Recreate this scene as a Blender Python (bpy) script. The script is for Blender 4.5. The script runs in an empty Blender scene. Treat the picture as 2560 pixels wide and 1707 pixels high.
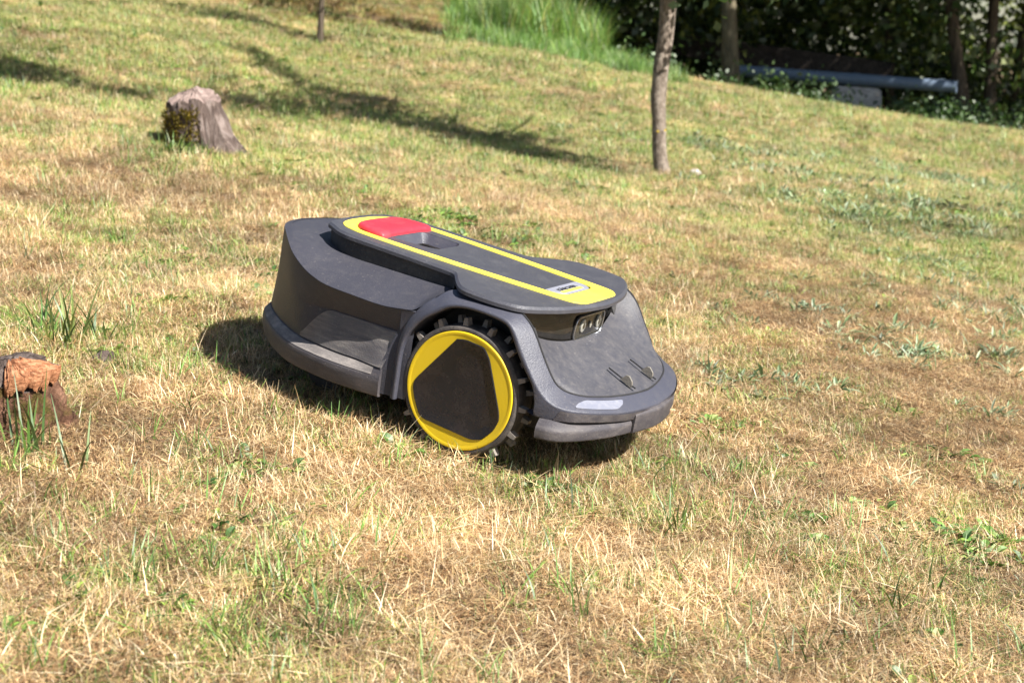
import bpy, bmesh, math, random
import numpy as np
from mathutils import Vector, Matrix, Euler, noise as mnoise

rnd = random.Random(7)
rs = np.random.RandomState(11)
scene = bpy.context.scene
COL = scene.collection

# ------------------------------------------------------------------ camera
CAMZ = 0.76
cam_d = bpy.data.cameras.new('camera')
cam = bpy.data.objects.new('camera', cam_d)
COL.objects.link(cam)
cam.location = (0, 0, CAMZ)
cam.rotation_euler = (math.radians(90 - 12), 0, 0)
cam_d.sensor_width = 36
cam_d.lens = 50
cam_d.clip_end = 500
cam_d.clip_start = 0.05
cam_d.dof.use_dof = True
cam_d.dof.focus_distance = 2.34
cam_d.dof.aperture_fstop = 7.5
scene.camera = cam

# ------------------------------------------------------------------ world, sun, exposure
SUN_AZ, SUN_EL = math.radians(128), math.radians(43)     # azimuth from +Y towards +X
world = bpy.data.worlds.new('World')
scene.world = world
world.use_nodes = True
wn = world.node_tree.nodes; wl = world.node_tree.links
bg = wn.get('Background') or wn.new('ShaderNodeBackground')
sky = wn.new('ShaderNodeTexSky')
sky.sky_type = 'NISHITA'
sky.sun_disc = False
sky.sun_elevation = SUN_EL
sky.sun_rotation = SUN_AZ
sky.air_density = 1.0
sky.dust_density = 0.8
wl.new(sky.outputs[0], bg.inputs[0])
bg.inputs[1].default_value = 0.05
sun_d = bpy.data.lights.new('sun', 'SUN')
sun_d.energy = 5.0
sun_d.angle = math.radians(0.5)
sun_d.color = (1.0, 0.97, 0.92)
sun = bpy.data.objects.new('sun', sun_d)
COL.objects.link(sun)
sdir = Vector((math.sin(SUN_AZ) * math.cos(SUN_EL), math.cos(SUN_AZ) * math.cos(SUN_EL), math.sin(SUN_EL)))
sun.rotation_euler = sdir.to_track_quat('Z', 'Y').to_euler()
sun.location = (4, -4, 6)
scene.view_settings.view_transform = 'Standard'
scene.view_settings.look = 'None'
scene.view_settings.gamma = 1
scene.view_settings.use_curve_mapping = False
scene.view_settings.exposure = 1.38
scene.render.engine = 'CYCLES'
scene.cycles.max_bounces = 6
scene.cycles.diffuse_bounces = 3
scene.cycles.glossy_bounces = 3
scene.cycles.transparent_max_bounces = 8

# ------------------------------------------------------------------ frame of the mower (pose on the slope)
F = np.array([0.87487249, -0.4633408, -0.14111494])      # forward
S = np.array([0.46264693, 0.88565329, -0.0396998])       # to its far side
U = np.array([0.14337345, -0.03055413, 0.9891969])       # up
O = np.array([0.00390161, 2.47482554, -0.69414468 + CAMZ])

def sm(x, a, b):
    t = np.clip((np.asarray(x, float) - a) / (b - a), 0, 1)
    return t * t * (3 - 2 * t)

def G(x, y):
    """terrain height"""
    x = np.asarray(x, float); y = np.asarray(y, float)
    xe = np.where(x > 0, 5.8 * np.tanh(x / 5.8), 14 * np.tanh(x / 14))
    yy = np.minimum(y, 14.0)
    z = O[2] - (U[0] * (xe - O[0]) + U[1] * (yy - O[1])) / U[2]
    left = 1 - sm(x, -0.3, 4.5)
    q = np.clip(yy - 4, 0, None)
    z = z + left * 0.0036 * q * q
    # lawn ends; the ground drops to the wood floor on the right
    yc = 13.0 + 0.6 * np.clip(x, 0, 6)
    z = z - (1.1 * sm(x, -0.6, 2.0)) * sm(y, yc, yc + 5) 
    # mossy bank behind, left of centre
    z = z + (1 - sm(x, -0.8, 1.6)) * (1.9 * sm(y, 13.6, 19) + 0.10 * sm(y, 12.9, 13.6))
    # soft undulation
    far = sm(y, 3.6, 6)
    z = z + far * (0.035 * np.sin(x * 1.3 + y * 0.7) + 0.03 * np.sin(x * 0.6 - y * 1.1 + 1.0))
    # little step in the slope running up to the left
    d = (x + 1.15) + 0.22 * (y - 8.0)
    z = z + 0.10 * (1 - sm(d, -0.35, 0.25)) * sm(y, 6.6, 8.2) * (1 - sm(y, 13, 15))
    z = z + .034 * np.exp(-(((x + .64) / .17) ** 2 + ((y - 3.0) / .20) ** 2))
    return z

FPX = 3555.0
CP, SP = math.cos(math.radians(12)), math.sin(math.radians(12))
def ray(px, py):
    a = (px - 1280) / FPX; b = (853.5 - py) / FPX
    return np.array([a, CP + b * SP, -SP + b * CP])
def at_ground(px, py, tmax=40):
    """a point of the lawn that shows at this place of the photograph"""
    d = ray(px, py); t = 0.8; step = 0.01
    while t < tmax:
        p = d * t
        if p[2] + CAMZ <= G(p[0], p[1]): return Vector((p[0], p[1], float(G(p[0], p[1]))))
        t += step; step = min(0.03, step * 1.01)
    return Vector((d[0] * 18, 18, float(G(d[0] * 18, 18))))
def at_depth(px, py, y):
    d = ray(px, py); t = y / d[1]
    return Vector((d[0] * t, y, d[2] * t + CAMZ))

# ------------------------------------------------------------------ material helpers
def newmat(name):
    m = bpy.data.materials.new(name); m.use_nodes = True
    nt = m.node_tree
    b = nt.nodes['Principled BSDF']
    return m, nt, b
def N(nt, typ, **kw):
    n = nt.nodes.new(typ)
    for k, v in kw.items(): setattr(n, k, v)
    return n
def ramp(nt, fac, stops):
    r = N(nt, 'ShaderNodeValToRGB')
    e = r.color_ramp.elements
    e[0].position, e[0].color = stops[0][0], (*stops[0][1], 1)
    e[1].position, e[1].color = stops[-1][0], (*stops[-1][1], 1)
    for p, c in stops[1:-1]:
        x = e.new(p); x.color = (*c, 1)
    nt.links.new(fac, r.inputs[0])
    return r.outputs[0]
def noise_tex(nt, scale, detail=4, rough=.55, vec=None, dist=0):
    n = N(nt, 'ShaderNodeTexNoise')
    n.inputs['Scale'].default_value = scale; n.inputs['Detail'].default_value = detail
    n.inputs['Roughness'].default_value = rough; n.inputs['Distortion'].default_value = dist
    if vec is not None: nt.links.new(vec, n.inputs['Vector'])
    return n.outputs[0]
def bump(nt, b, h, strength, dist):
    n = N(nt, 'ShaderNodeBump'); n.inputs['Strength'].default_value = strength; n.inputs['Distance'].default_value = dist
    nt.links.new(h, n.inputs['Height']); nt.links.new(n.outputs[0], b.inputs['Normal'])
def mixc(nt, fac, a, c):
    n = N(nt, 'ShaderNodeMix', data_type='RGBA')
    if hasattr(fac, 'links') or hasattr(fac, 'is_output'): nt.links.new(fac, n.inputs[0])
    else: n.inputs[0].default_value = fac
    for s, v in ((6, a), (7, c)):
        if isinstance(v, tuple): n.inputs[s].default_value = (*v, 1)
        else: nt.links.new(v, n.inputs[s])
    return n.outputs[2]

def plastic(name, base, rough=.5, dust=(.30, .265, .22), amount=.35, scale=9, grain=.5, lo=.45, hi=.75, streak=False, spec=.4):
    m, nt, b = newmat(name)
    tc = N(nt, 'ShaderNodeTexCoord').outputs['Object']
    vec = tc
    if streak:
        mp = N(nt, 'ShaderNodeMapping'); mp.inputs['Scale'].default_value = (.35, 1, 2.4)
        nt.links.new(tc, mp.inputs[0]); vec = mp.outputs[0]
    big = noise_tex(nt, scale, 6, .62, vec, .6)
    fine = noise_tex(nt, 330, 3, .7, tc)
    mid = noise_tex(nt, 70, 5, .7, vec)
    r = N(nt, 'ShaderNodeMapRange'); r.inputs[1].default_value = lo; r.inputs[2].default_value = hi
    r.inputs[3].default_value = 0.02; r.inputs[4].default_value = amount
    nt.links.new(big, r.inputs[0])
    mu = N(nt, 'ShaderNodeMath', operation='MULTIPLY'); nt.links.new(r.outputs[0], mu.inputs[0])
    r2 = N(nt, 'ShaderNodeMapRange'); r2.inputs[1].default_value = .35; r2.inputs[2].default_value = .68; r2.inputs[3].default_value = .45; r2.inputs[4].default_value = 1.25
    nt.links.new(mid, r2.inputs[0]); nt.links.new(r2.outputs[0], mu.inputs[1])
    # light specks of dry dust
    sp = noise_tex(nt, 260, 2, .5, tc)
    spr = N(nt, 'ShaderNodeMapRange'); spr.inputs[1].default_value = .64; spr.inputs[2].default_value = .78; spr.inputs[3].default_value = 0; spr.inputs[4].default_value = .22 if grain > .2 else .08
    nt.links.new(sp, spr.inputs[0])
    ad = N(nt, 'ShaderNodeMath', operation='ADD'); ad.use_clamp = True
    nt.links.new(mu.outputs[0], ad.inputs[0]); nt.links.new(spr.outputs[0], ad.inputs[1])
    c1 = mixc(nt, ad.outputs[0], base, dust)
    nt.links.new(c1, b.inputs['Base Color'])
    rr = N(nt, 'ShaderNodeMapRange'); rr.inputs[3].default_value = rough; rr.inputs[4].default_value = min(.95, rough + .4)
    nt.links.new(ad.outputs[0], rr.inputs[0]); nt.links.new(rr.outputs[0], b.inputs['Roughness'])
    b.inputs['Specular IOR Level'].default_value = spec
    bump(nt, b, fine, min(1, grain * 1.7), .0010)
    return m

DARK = (.036, .036, .047)
M = {}
M['shell'] = plastic('charcoal_plastic', DARK, .50, amount=.08, scale=40, spec=.25)
M['lid'] = plastic('lid_plastic', (.046, .046, .056), .42, dust=(.3, .28, .26), amount=.10, scale=30)
M['arch'] = plastic('arch_plastic', (.046, .047, .064), .44, amount=.08, scale=30)
M['hood'] = plastic('dusty_hood_plastic', (.040, .040, .050), .5, dust=(.34, .30, .25), amount=.17, scale=60, lo=.30, hi=.80)
M['facet'] = plastic('scuffed_side_plastic', (.070, .064, .068), .55, dust=(.38, .34, .29), amount=.45, scale=22, lo=.38, hi=.7, streak=True)
M['bumper'] = plastic('bumper_rubber', (.040, .036, .042), .6, dust=(.34, .29, .25), amount=.24, scale=18, lo=.4, hi=.75, streak=True)
M['underside'] = plastic('underside_plastic', (.02, .02, .022), .7, amount=.2)
M['gloss'] = plastic('glossy_black_plastic', (.012, .011, .010), .12, dust=(.3, .26, .2), amount=.10, scale=30, lo=.55, hi=.8, grain=.05, spec=.6)
M['yellow'] = plastic('yellow_plastic', (.84, .68, .06), .38, dust=(.8, .7, .4), amount=.10, grain=.1)
M['rim_yellow'] = plastic('shaded_wheel_yellow_plastic', (.62, .43, .010), .40, dust=(.5, .38, .12), amount=.12, grain=.1)  # deeper yellow than the stripe, carrying the shade on the wheel face
M['red'] = plastic('red_plastic', (.66, .022, .040), .42, dust=(.75, .25, .22), amount=.22, grain=.15)
M['rubber'] = plastic('tyre_rubber', (.028, .025, .025), .75, dust=(.30, .25, .21), amount=.38, scale=40, lo=.35, hi=.75)
M['stud'] = plastic('stud_rubber', (.12, .105, .095), .8, dust=(.36, .31, .26), amount=.7, scale=60, lo=.3, hi=.7)
M['cap'] = plastic('hub_cap_plastic', (.008, .008, .011), .24, dust=(.09, .06, .045), amount=.20, scale=20, lo=.42, hi=.75, grain=.12)
M['plate'] = plastic('silver_plate', (.22, .22, .26), .35, dust=(.7, .68, .62), amount=.1, grain=.05)
M['strip'] = plastic('reflective_strip', (.16, .165, .205), .35, dust=(.45, .43, .4), amount=.25, scale=60, grain=.4)
M['ink'] = plastic('black_ink', (.02, .02, .025), .5, amount=.02, grain=0)
M['groove'] = plastic('dark_gap', (.012, .012, .014), .8, amount=.05, grain=0)
M['floor'] = plastic('dusty_recess_floor', (.30, .27, .23), .8, dust=(.5, .45, .38), amount=.6, scale=30)
M['blade'] = plastic('contact_metal', (.16, .145, .125), .35, dust=(.3, .27, .22), amount=.4, scale=80)
m, nt, b = newmat('chrome_ring'); b.inputs['Metallic'].default_value = 1; b.inputs['Base Color'].default_value = (.45, .46, .48, 1); b.inputs['Roughness'].default_value = .35; M['chrome'] = m
m, nt, b = newmat('lens_glass'); b.inputs['Base Color'].default_value = (.30, .29, .25, 1); b.inputs['Roughness'].default_value = .12; b.inputs['Coat Weight'].default_value = .6; M['lens'] = m
m, nt, b = newmat('eye_panel'); b.inputs['Base Color'].default_value = (.045, .040, .028, 1); b.inputs['Roughness'].default_value = .16; M['eye'] = m

# ------------------------------------------------------------------ mesh helpers
def finish(me, angle=32):
    bm = bmesh.new(); bm.from_mesh(me)
    bmesh.ops.recalc_face_normals(bm, faces=bm.faces)
    a = math.radians(angle)
    for f in bm.faces: f.smooth = True
    for e in bm.edges:
        e.smooth = not (len(e.link_faces) == 2 and e.calc_face_angle(0) > a)
    bm.to_mesh(me); bm.free()
def mesh_obj(name, verts, faces, mat, parent=None, angle=32, fin=True):
    me = bpy.data.meshes.new(name)
    me.from_pydata([tuple(map(float, v)) for v in verts], [], faces)
    me.validate()
    if fin: finish(me, angle)
    if mat: me.materials.append(mat)
    o = bpy.data.objects.new(name, me); COL.objects.link(o)
    if parent is not None: o.parent = parent
    return o
class MB:
    def __init__(s): s.v = []; s.f = []
    def add(s, v, f):
        k = len(s.v); s.v += [tuple(map(float, a)) for a in v]; s.f += [tuple(i + k for i in q) for q in f]
    def loft(s, rings, closed=False, cap0=False, cap1=False):
        n = len(rings[0]); v = [p for r in rings for p in r]; f = []
        for i in range(len(rings) - 1):
            for j in range(n if closed else n - 1):
                a = i * n + j; b2 = i * n + (j + 1) % n
                f.append((a, b2, b2 + n, a + n))
        if cap0: f.append(tuple(range(n)))
        if cap1: f.append(tuple((len(rings) - 1) * n + j for j in range(n)))
        s.add(v, f)
    def box(s, c, h, R3=None):
        c = np.array(c, float); vs = []
        for i in (-1, 1):
            for j in (-1, 1):
                for k in (-1, 1):
                    p = np.array([i * h[0], j * h[1], k * h[2]])
                    vs.append(c + (R3 @ p if R3 is not None else p))
        s.add(vs, [(0, 1, 3, 2), (4, 6, 7, 5), (0, 4, 5, 1), (2, 3, 7, 6), (0, 2, 6, 4), (1, 5, 7, 3)])
    def build(s, name, mat, parent=None, angle=32): return mesh_obj(name, s.v, s.f, mat, parent, angle)
def cr(P, n):
    """Catmull-Rom resample, n samples per span"""
    P = np.array(P, float); Q = np.vstack([2 * P[0] - P[1], P, 2 * P[-1] - P[-2]]); out = []
    for i in range(1, len(Q) - 2):
        d1 = (Q[i + 1] - Q[i - 1]) / 2; d2 = (Q[i + 2] - Q[i]) / 2
        # limit overshoot
        L = np.linalg.norm(Q[i + 1] - Q[i])
        for d in (d1, d2):
            l = np.linalg.norm(d)
            if l > L * 1.2: d *= L * 1.2 / l
        for k in range(n):
            t = k / n; h = (2*t**3-3*t**2+1, t**3-2*t**2+t, -2*t**3+3*t**2, t**3-t**2)
            out.append(h[0] * Q[i] + h[1] * d1 + h[2] * Q[i + 1] + h[3] * d2)
    out.append(Q[-2]); return np.array(out)
def fillet(poly, r, k=3):
    """round the inner corners of an open 3D polyline"""
    poly = [np.array(p, float) for p in poly]; out = [poly[0]]
    for i in range(1, len(poly) - 1):
        a, b_, c = poly[i - 1], poly[i], poly[i + 1]
        la, lc = np.linalg.norm(a - b_), np.linalg.norm(c - b_)
        rr = min(r, la * .45, lc * .45)
        p0 = b_ + (a - b_) / max(la, 1e-9) * rr; p1 = b_ + (c - b_) / max(lc, 1e-9) * rr
        for q in range(k + 1):
            t = q / k; out.append((1-t)**2 * p0 + 2*t*(1-t) * b_ + t*t * p1)
    out.append(poly[-1]); return out
def mirror(pts):
    """near-side path (Y<0, ending at Y=0 or not) -> full path to the far side"""
    P = np.array(pts); Q = P[::-1].copy(); Q[:, 1] *= -1
    if abs(P[-1][1]) < 1e-6: Q = Q[1:]
    return np.vstack([P, Q])
def empty(name, loc=(0, 0, 0), rot=None):
    o = bpy.data.objects.new(name, None); COL.objects.link(o); o.location = loc
    o.empty_display_size = .1
    if rot is not None: o.rotation_euler = rot
    return o
def tag(o, label=None, cat=None, group=None, kind=None):
    if label: o['label'] = label
    if cat: o['category'] = cat
    if group: o['group'] = group
    if kind: o['kind'] = kind
    return o

# ================================================================== TERRAIN
def terrain():
    ys = np.concatenate([np.arange(-3, 6, .12), np.arange(6, 22, .22), np.array([22, 24, 27, 31, 37, 46, 60, 90, 150, 260])])
    xs = np.concatenate([np.array([-160, -90, -50, -30, -20, -15]), np.arange(-12, 14, .2), np.array([15, 18, 24, 32, 50, 90, 160])])
    X, Y = np.meshgrid(xs, ys)
    Z = G(X, Y)
    # far beyond the wood: level
    t = sm(Y, 24, 60); Z = Z * (1 - t) + (-1.6) * t
    nx, ny = len(xs), len(ys)
    # small lumps
    k = .010 * np.sin(X * 9.1 + 1.3 * np.sin(Y * 4)) * np.sin(Y * 8.3 + np.sin(X * 5)) 
    Z = Z + k * sm(Y, 3.3, 5)
    v = np.stack([X, Y, Z - .004], -1).reshape(-1, 3)
    f = [(j * nx + i, j * nx + i + 1, (j + 1) * nx + i + 1, (j + 1) * nx + i) for j in range(ny - 1) for i in range(nx - 1)]
    m, nt, b = newmat('dry_soil_and_thatch')
    tc = N(nt, 'ShaderNodeNewGeometry').outputs['Position']
    n1 = noise_tex(nt, 110, 7, .8, tc, 1.2); n2 = noise_tex(nt, 1.1, 4, .6, tc)
    c1 = ramp(nt, n1, [(.30, (.045, .028, .018)), (.48, (.15, .09, .06)), (.62, (.27, .18, .12)), (.8, (.38, .28, .18))])
    c2 = ramp(nt, n1, [(.30, (.03, .028, .012)), (.5, (.11, .09, .04)), (.75, (.30, .24, .13))])
    r = N(nt, 'ShaderNodeMapRange'); r.inputs[1].default_value = .42; r.inputs[2].default_value = .62; nt.links.new(n2, r.inputs[0])
    nt.links.new(mixc(nt, r.outputs[0], c1, c2), b.inputs['Base Color'])
    b.inputs['Roughness'].default_value = .95; b.inputs['Specular IOR Level'].default_value = .1
    bump(nt, b, noise_tex(nt, 120, 5, .7, tc), .9, .01)
    o = mesh_obj('ground', v, f, m, fin=False)
    for p in o.data.polygons: p.use_smooth = True
    tag(o, 'sloping lawn ground of dry brown soil and thatch', None, None, 'structure')
    return o
terrain()

# ================================================================== GRASS
def leaf_material(name, tint_lo=.60, tint_hi=1.40, trans=.24, rough=.55, use_attr=True, base=(.1, .2, .04)):
    m = bpy.data.materials.new(name); m.use_nodes = True; nt = m.node_tree
    nt.nodes.clear()
    out = N(nt, 'ShaderNodeOutputMaterial')
    if use_attr:
        at = N(nt, 'ShaderNodeAttribute'); at.attribute_name = 'col'; col = at.outputs['Color']
    else:
        rg = N(nt, 'ShaderNodeRGB'); rg.outputs[0].default_value = (*base, 1); col = rg.outputs[0]
    ti = N(nt, 'ShaderNodeAttribute'); ti.attribute_type = 'INSTANCER'; ti.attribute_name = 'tint'
    hs = N(nt, 'ShaderNodeMapRange'); hs.inputs[3].default_value = tint_lo; hs.inputs[4].default_value = tint_hi
    nt.links.new(ti.outputs['Fac'], hs.inputs[0])
    vm = N(nt, 'ShaderNodeVectorMath', operation='SCALE')
    nt.links.new(col, vm.inputs[0]); nt.links.new(hs.outputs[0], vm.inputs['Scale'])
    d = N(nt, 'ShaderNodeBsdfDiffuse'); t = N(nt, 'ShaderNodeBsdfTranslucent'); g = N(nt, 'ShaderNodeBsdfGlossy')
    g.inputs['Roughness'].default_value = rough; g.inputs['Color'].default_value = (.9, .9, .85, 1)
    nt.links.new(vm.outputs[0], d.inputs['Color']); nt.links.new(vm.outputs[0], t.inputs['Color'])
    m1 = N(nt, 'ShaderNodeMixShader'); m1.inputs[0].default_value = trans
    nt.links.new(d.outputs[0], m1.inputs[1]); nt.links.new(t.outputs[0], m1.inputs[2])
    m2 = N(nt, 'ShaderNodeMixShader'); m2.inputs[0].default_value = .07
    nt.links.new(m1.outputs[0], m2.inputs[1]); nt.links.new(g.outputs[0], m2.inputs[2])
    nt.links.new(m2.outputs[0], out.inputs['Surface'])
    return m
GRASS = leaf_material('grass_blades')

STRAW = [(.70, .51, .30), (.66, .45, .26), (.80, .63, .41), (.54, .36, .20), (.90, .78, .58), (.66, .50, .27), (.38, .22, .12), (.86, .70, .48)]
BROWN = [(.30, .17, .08), (.40, .25, .13), (.48, .33, .17), (.24, .13, .06), (.55, .40, .23)]
GREEN = [(.16, .26, .035), (.24, .33, .05), (.10, .19, .03), (.33, .40, .08), (.42, .44, .13)]
LUSH = [(.12, .24, .035), (.18, .32, .05), (.08, .17, .03), (.20, .31, .065)]
GREY = [(.34, .37, .25), (.25, .30, .17), (.44, .46, .34), (.20, .26, .12)]
OLIVE = [(.42, .40, .12), (.52, .46, .18), (.34, .36, .08), (.60, .52, .26)]

class Blades:
    def __init__(s): s.v = []; s.f = []; s.c = []
    def blade(s, base, h, w, az, lean, curl, col, seg=3, twist=0.0, tip=.12):
        """a tapering ribbon: az heading, lean initial angle from vertical, curl added per unit"""
        p = np.array(base, float); k0 = len(s.v)
        side = np.array([-math.sin(az), math.cos(az), 0])
        ang = lean; step = h / seg
        for i in range(seg + 1):
            t = i / seg
            ww = w * (1 - t ** 1.6 * (1 - tip)) * .5
            sd = side * math.cos(twist * t) + np.array([math.cos(az), math.sin(az), 0]) * math.sin(twist * t)
            s.v.append(tuple(p - sd * ww)); s.v.append(tuple(p + sd * ww))
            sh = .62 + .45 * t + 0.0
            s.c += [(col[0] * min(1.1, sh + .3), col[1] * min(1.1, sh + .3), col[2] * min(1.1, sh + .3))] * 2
            d = np.array([math.sin(ang) * math.cos(az), math.sin(ang) * math.sin(az), math.cos(ang)])
            p = p + d * step; ang += curl / seg
            if p[2] < .001: p[2] = .001
        for i in range(seg):
            a = k0 + 2 * i; s.f.append((a, a + 1, a + 3, a + 2))
    def leaf(s, base, L, W, az, lean, col, fold=.25):
        """broad leaf, pointed at both ends"""
        k0 = len(s.v); side = np.array([-math.sin(az), math.cos(az), 0])
        p = np.array(base, float); ang = lean
        prof = [.15, .8, 1, .7, .08]
        for i, q in enumerate(prof):
            up = np.array([0, 0, 1.0])
            s.v += [tuple(p - side * W * .5 * q + up * W * fold * q), tuple(p), tuple(p + side * W * .5 * q + up * W * fold * q)]
            s.c += [col, tuple(x * .8 for x in col), col]
            d = np.array([math.sin(ang) * math.cos(az), math.sin(ang) * math.sin(az), math.cos(ang)])
            p = p + d * L / 4; ang += .22
        for i in range(4):
            for j in range(2):
                a = k0 + 3 * i + j; s.f.append((a, a + 1, a + 4, a + 3))
    def obj(s, name, mat, link=True):
        me = bpy.data.meshes.new(name); me.from_pydata(s.v, [], s.f)
        ca = me.color_attributes.new('col', 'FLOAT_COLOR', 'POINT')
        c = np.ones((len(s.v), 4), np.float32); c[:, :3] = s.c; ca.data.foreach_set('color', c.ravel())
        me.materials.append(mat)
        o = bpy.data.objects.new(name, me)
        if link: COL.objects.link(o)
        return o
def pick(L, r=rnd):
    c = r.choice(L); c = (c[0] * 1.0, c[1] * .94, c[2] * .80) if c[0] > c[1] else (c[0] * .88, c[1] * 1.02, c[2] * .80); k = r.choice((r.uniform(.38, .8), r.uniform(.75, 1.1), r.uniform(.9, 1.3))) * .86; return tuple(min(.95, x * k) for x in c)

tufts = bpy.data.collections.new('tuft_sources')
KIND = {}
def tuft(kind, n, R, hr, wr, pal, lying=.3, lean=(0, .6), curl=(.2, 1.2), mixpal=None, mixp=0.0, seg=3):
    bl = Blades()
    for i in range(int(n * 1.25)):
        a = rnd.uniform(0, 6.283); r = R * math.sqrt(rnd.random())
        h = rnd.uniform(*hr) * .88; w = rnd.uniform(*wr) * .84
        c = pick(mixpal) if (mixpal and rnd.random() < mixp) else pick(pal)
        if rnd.random() < lying:
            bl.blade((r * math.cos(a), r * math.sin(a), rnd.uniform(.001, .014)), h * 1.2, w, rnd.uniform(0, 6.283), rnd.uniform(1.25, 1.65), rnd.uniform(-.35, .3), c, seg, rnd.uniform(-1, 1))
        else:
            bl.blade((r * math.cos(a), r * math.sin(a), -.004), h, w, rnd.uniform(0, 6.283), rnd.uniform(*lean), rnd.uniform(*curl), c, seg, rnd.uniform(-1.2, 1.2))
    idx = len(tufts.objects); o = bl.obj('tuft_%03d' % idx, GRASS, False); tufts.objects.link(o)
    KIND.setdefault(kind, []).append(idx)
for i in range(5):
    tuft('dry', 90, .050, (.016, .042), (.0010, .0022), STRAW, .45, (0, .8), (.1, 1.5), BROWN, .12)
for i in range(4):
    tuft('drytall', 62, .036, (.024, .052), (.0011, .0024), STRAW, .25, (0, .8), (.1, 1.9), GREEN, .06, 5)
for i in range(3):
    tuft('litter', 130, .055, (.008, .024), (.0008, .0020), BROWN + [(.16, .09, .05), (.10, .06, .035)], .92, (.6, 1.4), (.1, .8), STRAW, .30)
for i in range(4):
    tuft('thatch', 95, .055, (.014, .035), (.0008, .0018), STRAW + BROWN[:3], .75, (.3, 1.1), (.1, 1.6), BROWN, .22)
for i in range(3):
    tuft('brown', 55, .05, (.012, .030), (.0009, .0018), BROWN, .6, (.2, 1.0), (.1, 1.5), STRAW, .3)
for i in range(4):
    tuft('green', 70, .045, (.018, .042), (.0012, .0024), GREEN, .15, (0, .7), (.2, 1.3), STRAW, .22)
for i in range(2):
    tuft('mossy', 80, .05, (.012, .026), (.0012, .0024), [(.50, .36, .10), (.58, .42, .16), (.34, .22, .07), (.42, .36, .08)], .4, (0, .9), (.2, 1.3), BROWN, .2)
for i in range(2):
    tuft('olive', 75, .048, (.016, .038), (.0011, .0022), OLIVE, .3, (0, .8), (.2, 1.3), STRAW, .3)
for i in range(2):
    tuft('greenlong', 8, .022, (.045, .09), (.0020, .0038), GREEN[:3] + LUSH, .05, (.1, .8), (.2, 1.4), None, 0, 5)
for i in range(2):
    tuft('strawlong', 20, .045, (.04, .09), (.0011, .0022), STRAW, .45, (.1, 1.3), (.2, 2.0), None, 0, 7)
def rosette(kind, n, L, W, pal, lean=(.7, 1.3), R=.02):
    bl = Blades()
    for i in range(n):
        a = rnd.uniform(0, 6.283); r = R * rnd.random()
        bl.leaf((r * math.cos(a), r * math.sin(a), .004), rnd.uniform(*L), rnd.uniform(*W), a + rnd.uniform(-.6, .6), rnd.uniform(*lean), pick(pal))
    idx = len(tufts.objects); o = bl.obj('tuft_%03d' % idx, GRASS, False); tufts.objects.link(o)
    KIND.setdefault(kind, []).append(idx)
for i in range(3): rosette('grey', 16, (.022, .050), (.005, .010), GREY, (.3, 1.4), .035)
for i in range(3): rosette('clover', 12, (.012, .026), (.008, .015), LUSH + GREEN, (.5, 1.4), .03)
for i in range(2):
    tuft('lush', 80, .06, (.05, .12), (.002, .0045), LUSH, .05, (0, .5), (.2, 1.1), GREEN, .3, 4)
for i in range(2):
    tuft('reed', 80, .12, (.22, .60), (.004, .010), LUSH, .02, (0, .40), (.2, 1.0), OLIVE[:1] + GREEN[:3], .4, 5)

def vnoise(x, y, s, seed=0):
    """cheap smooth value noise"""
    r = np.random.RandomState(seed).rand(64, 64)
    u = np.asarray(x) / s + 100; v = np.asarray(y) / s + 100
    i = np.floor(u).astype(int); j = np.floor(v).astype(int); fu = u - i; fv = v - j
    fu = fu * fu * (3 - 2 * fu); fv = fv * fv * (3 - 2 * fv)
    g = lambda a, b_: r[a % 64, b_ % 64]
    return (g(i, j) * (1 - fu) + g(i + 1, j) * fu) * (1 - fv) + (g(i, j + 1) * (1 - fu) + g(i + 1, j + 1) * fu) * fv
def fbm(x, y, s, seed=0):
    return (vnoise(x, y, s, seed) * .5 + vnoise(x, y, s / 2.1, seed + 1) * .3 + vnoise(x, y, s / 4.7, seed + 2) * .2)

def blob(x, y, cx, cy, rx, ry): return np.exp(-(((x - cx) / rx) ** 2 + ((y - cy) / ry) ** 2))

def to_px(x, y):
    z = G(x, y) - CAMZ
    dep = y * CP - z * SP; up = y * SP + z * CP
    return 1280 + FPX * x / dep, 853.5 - FPX * up / dep

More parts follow.
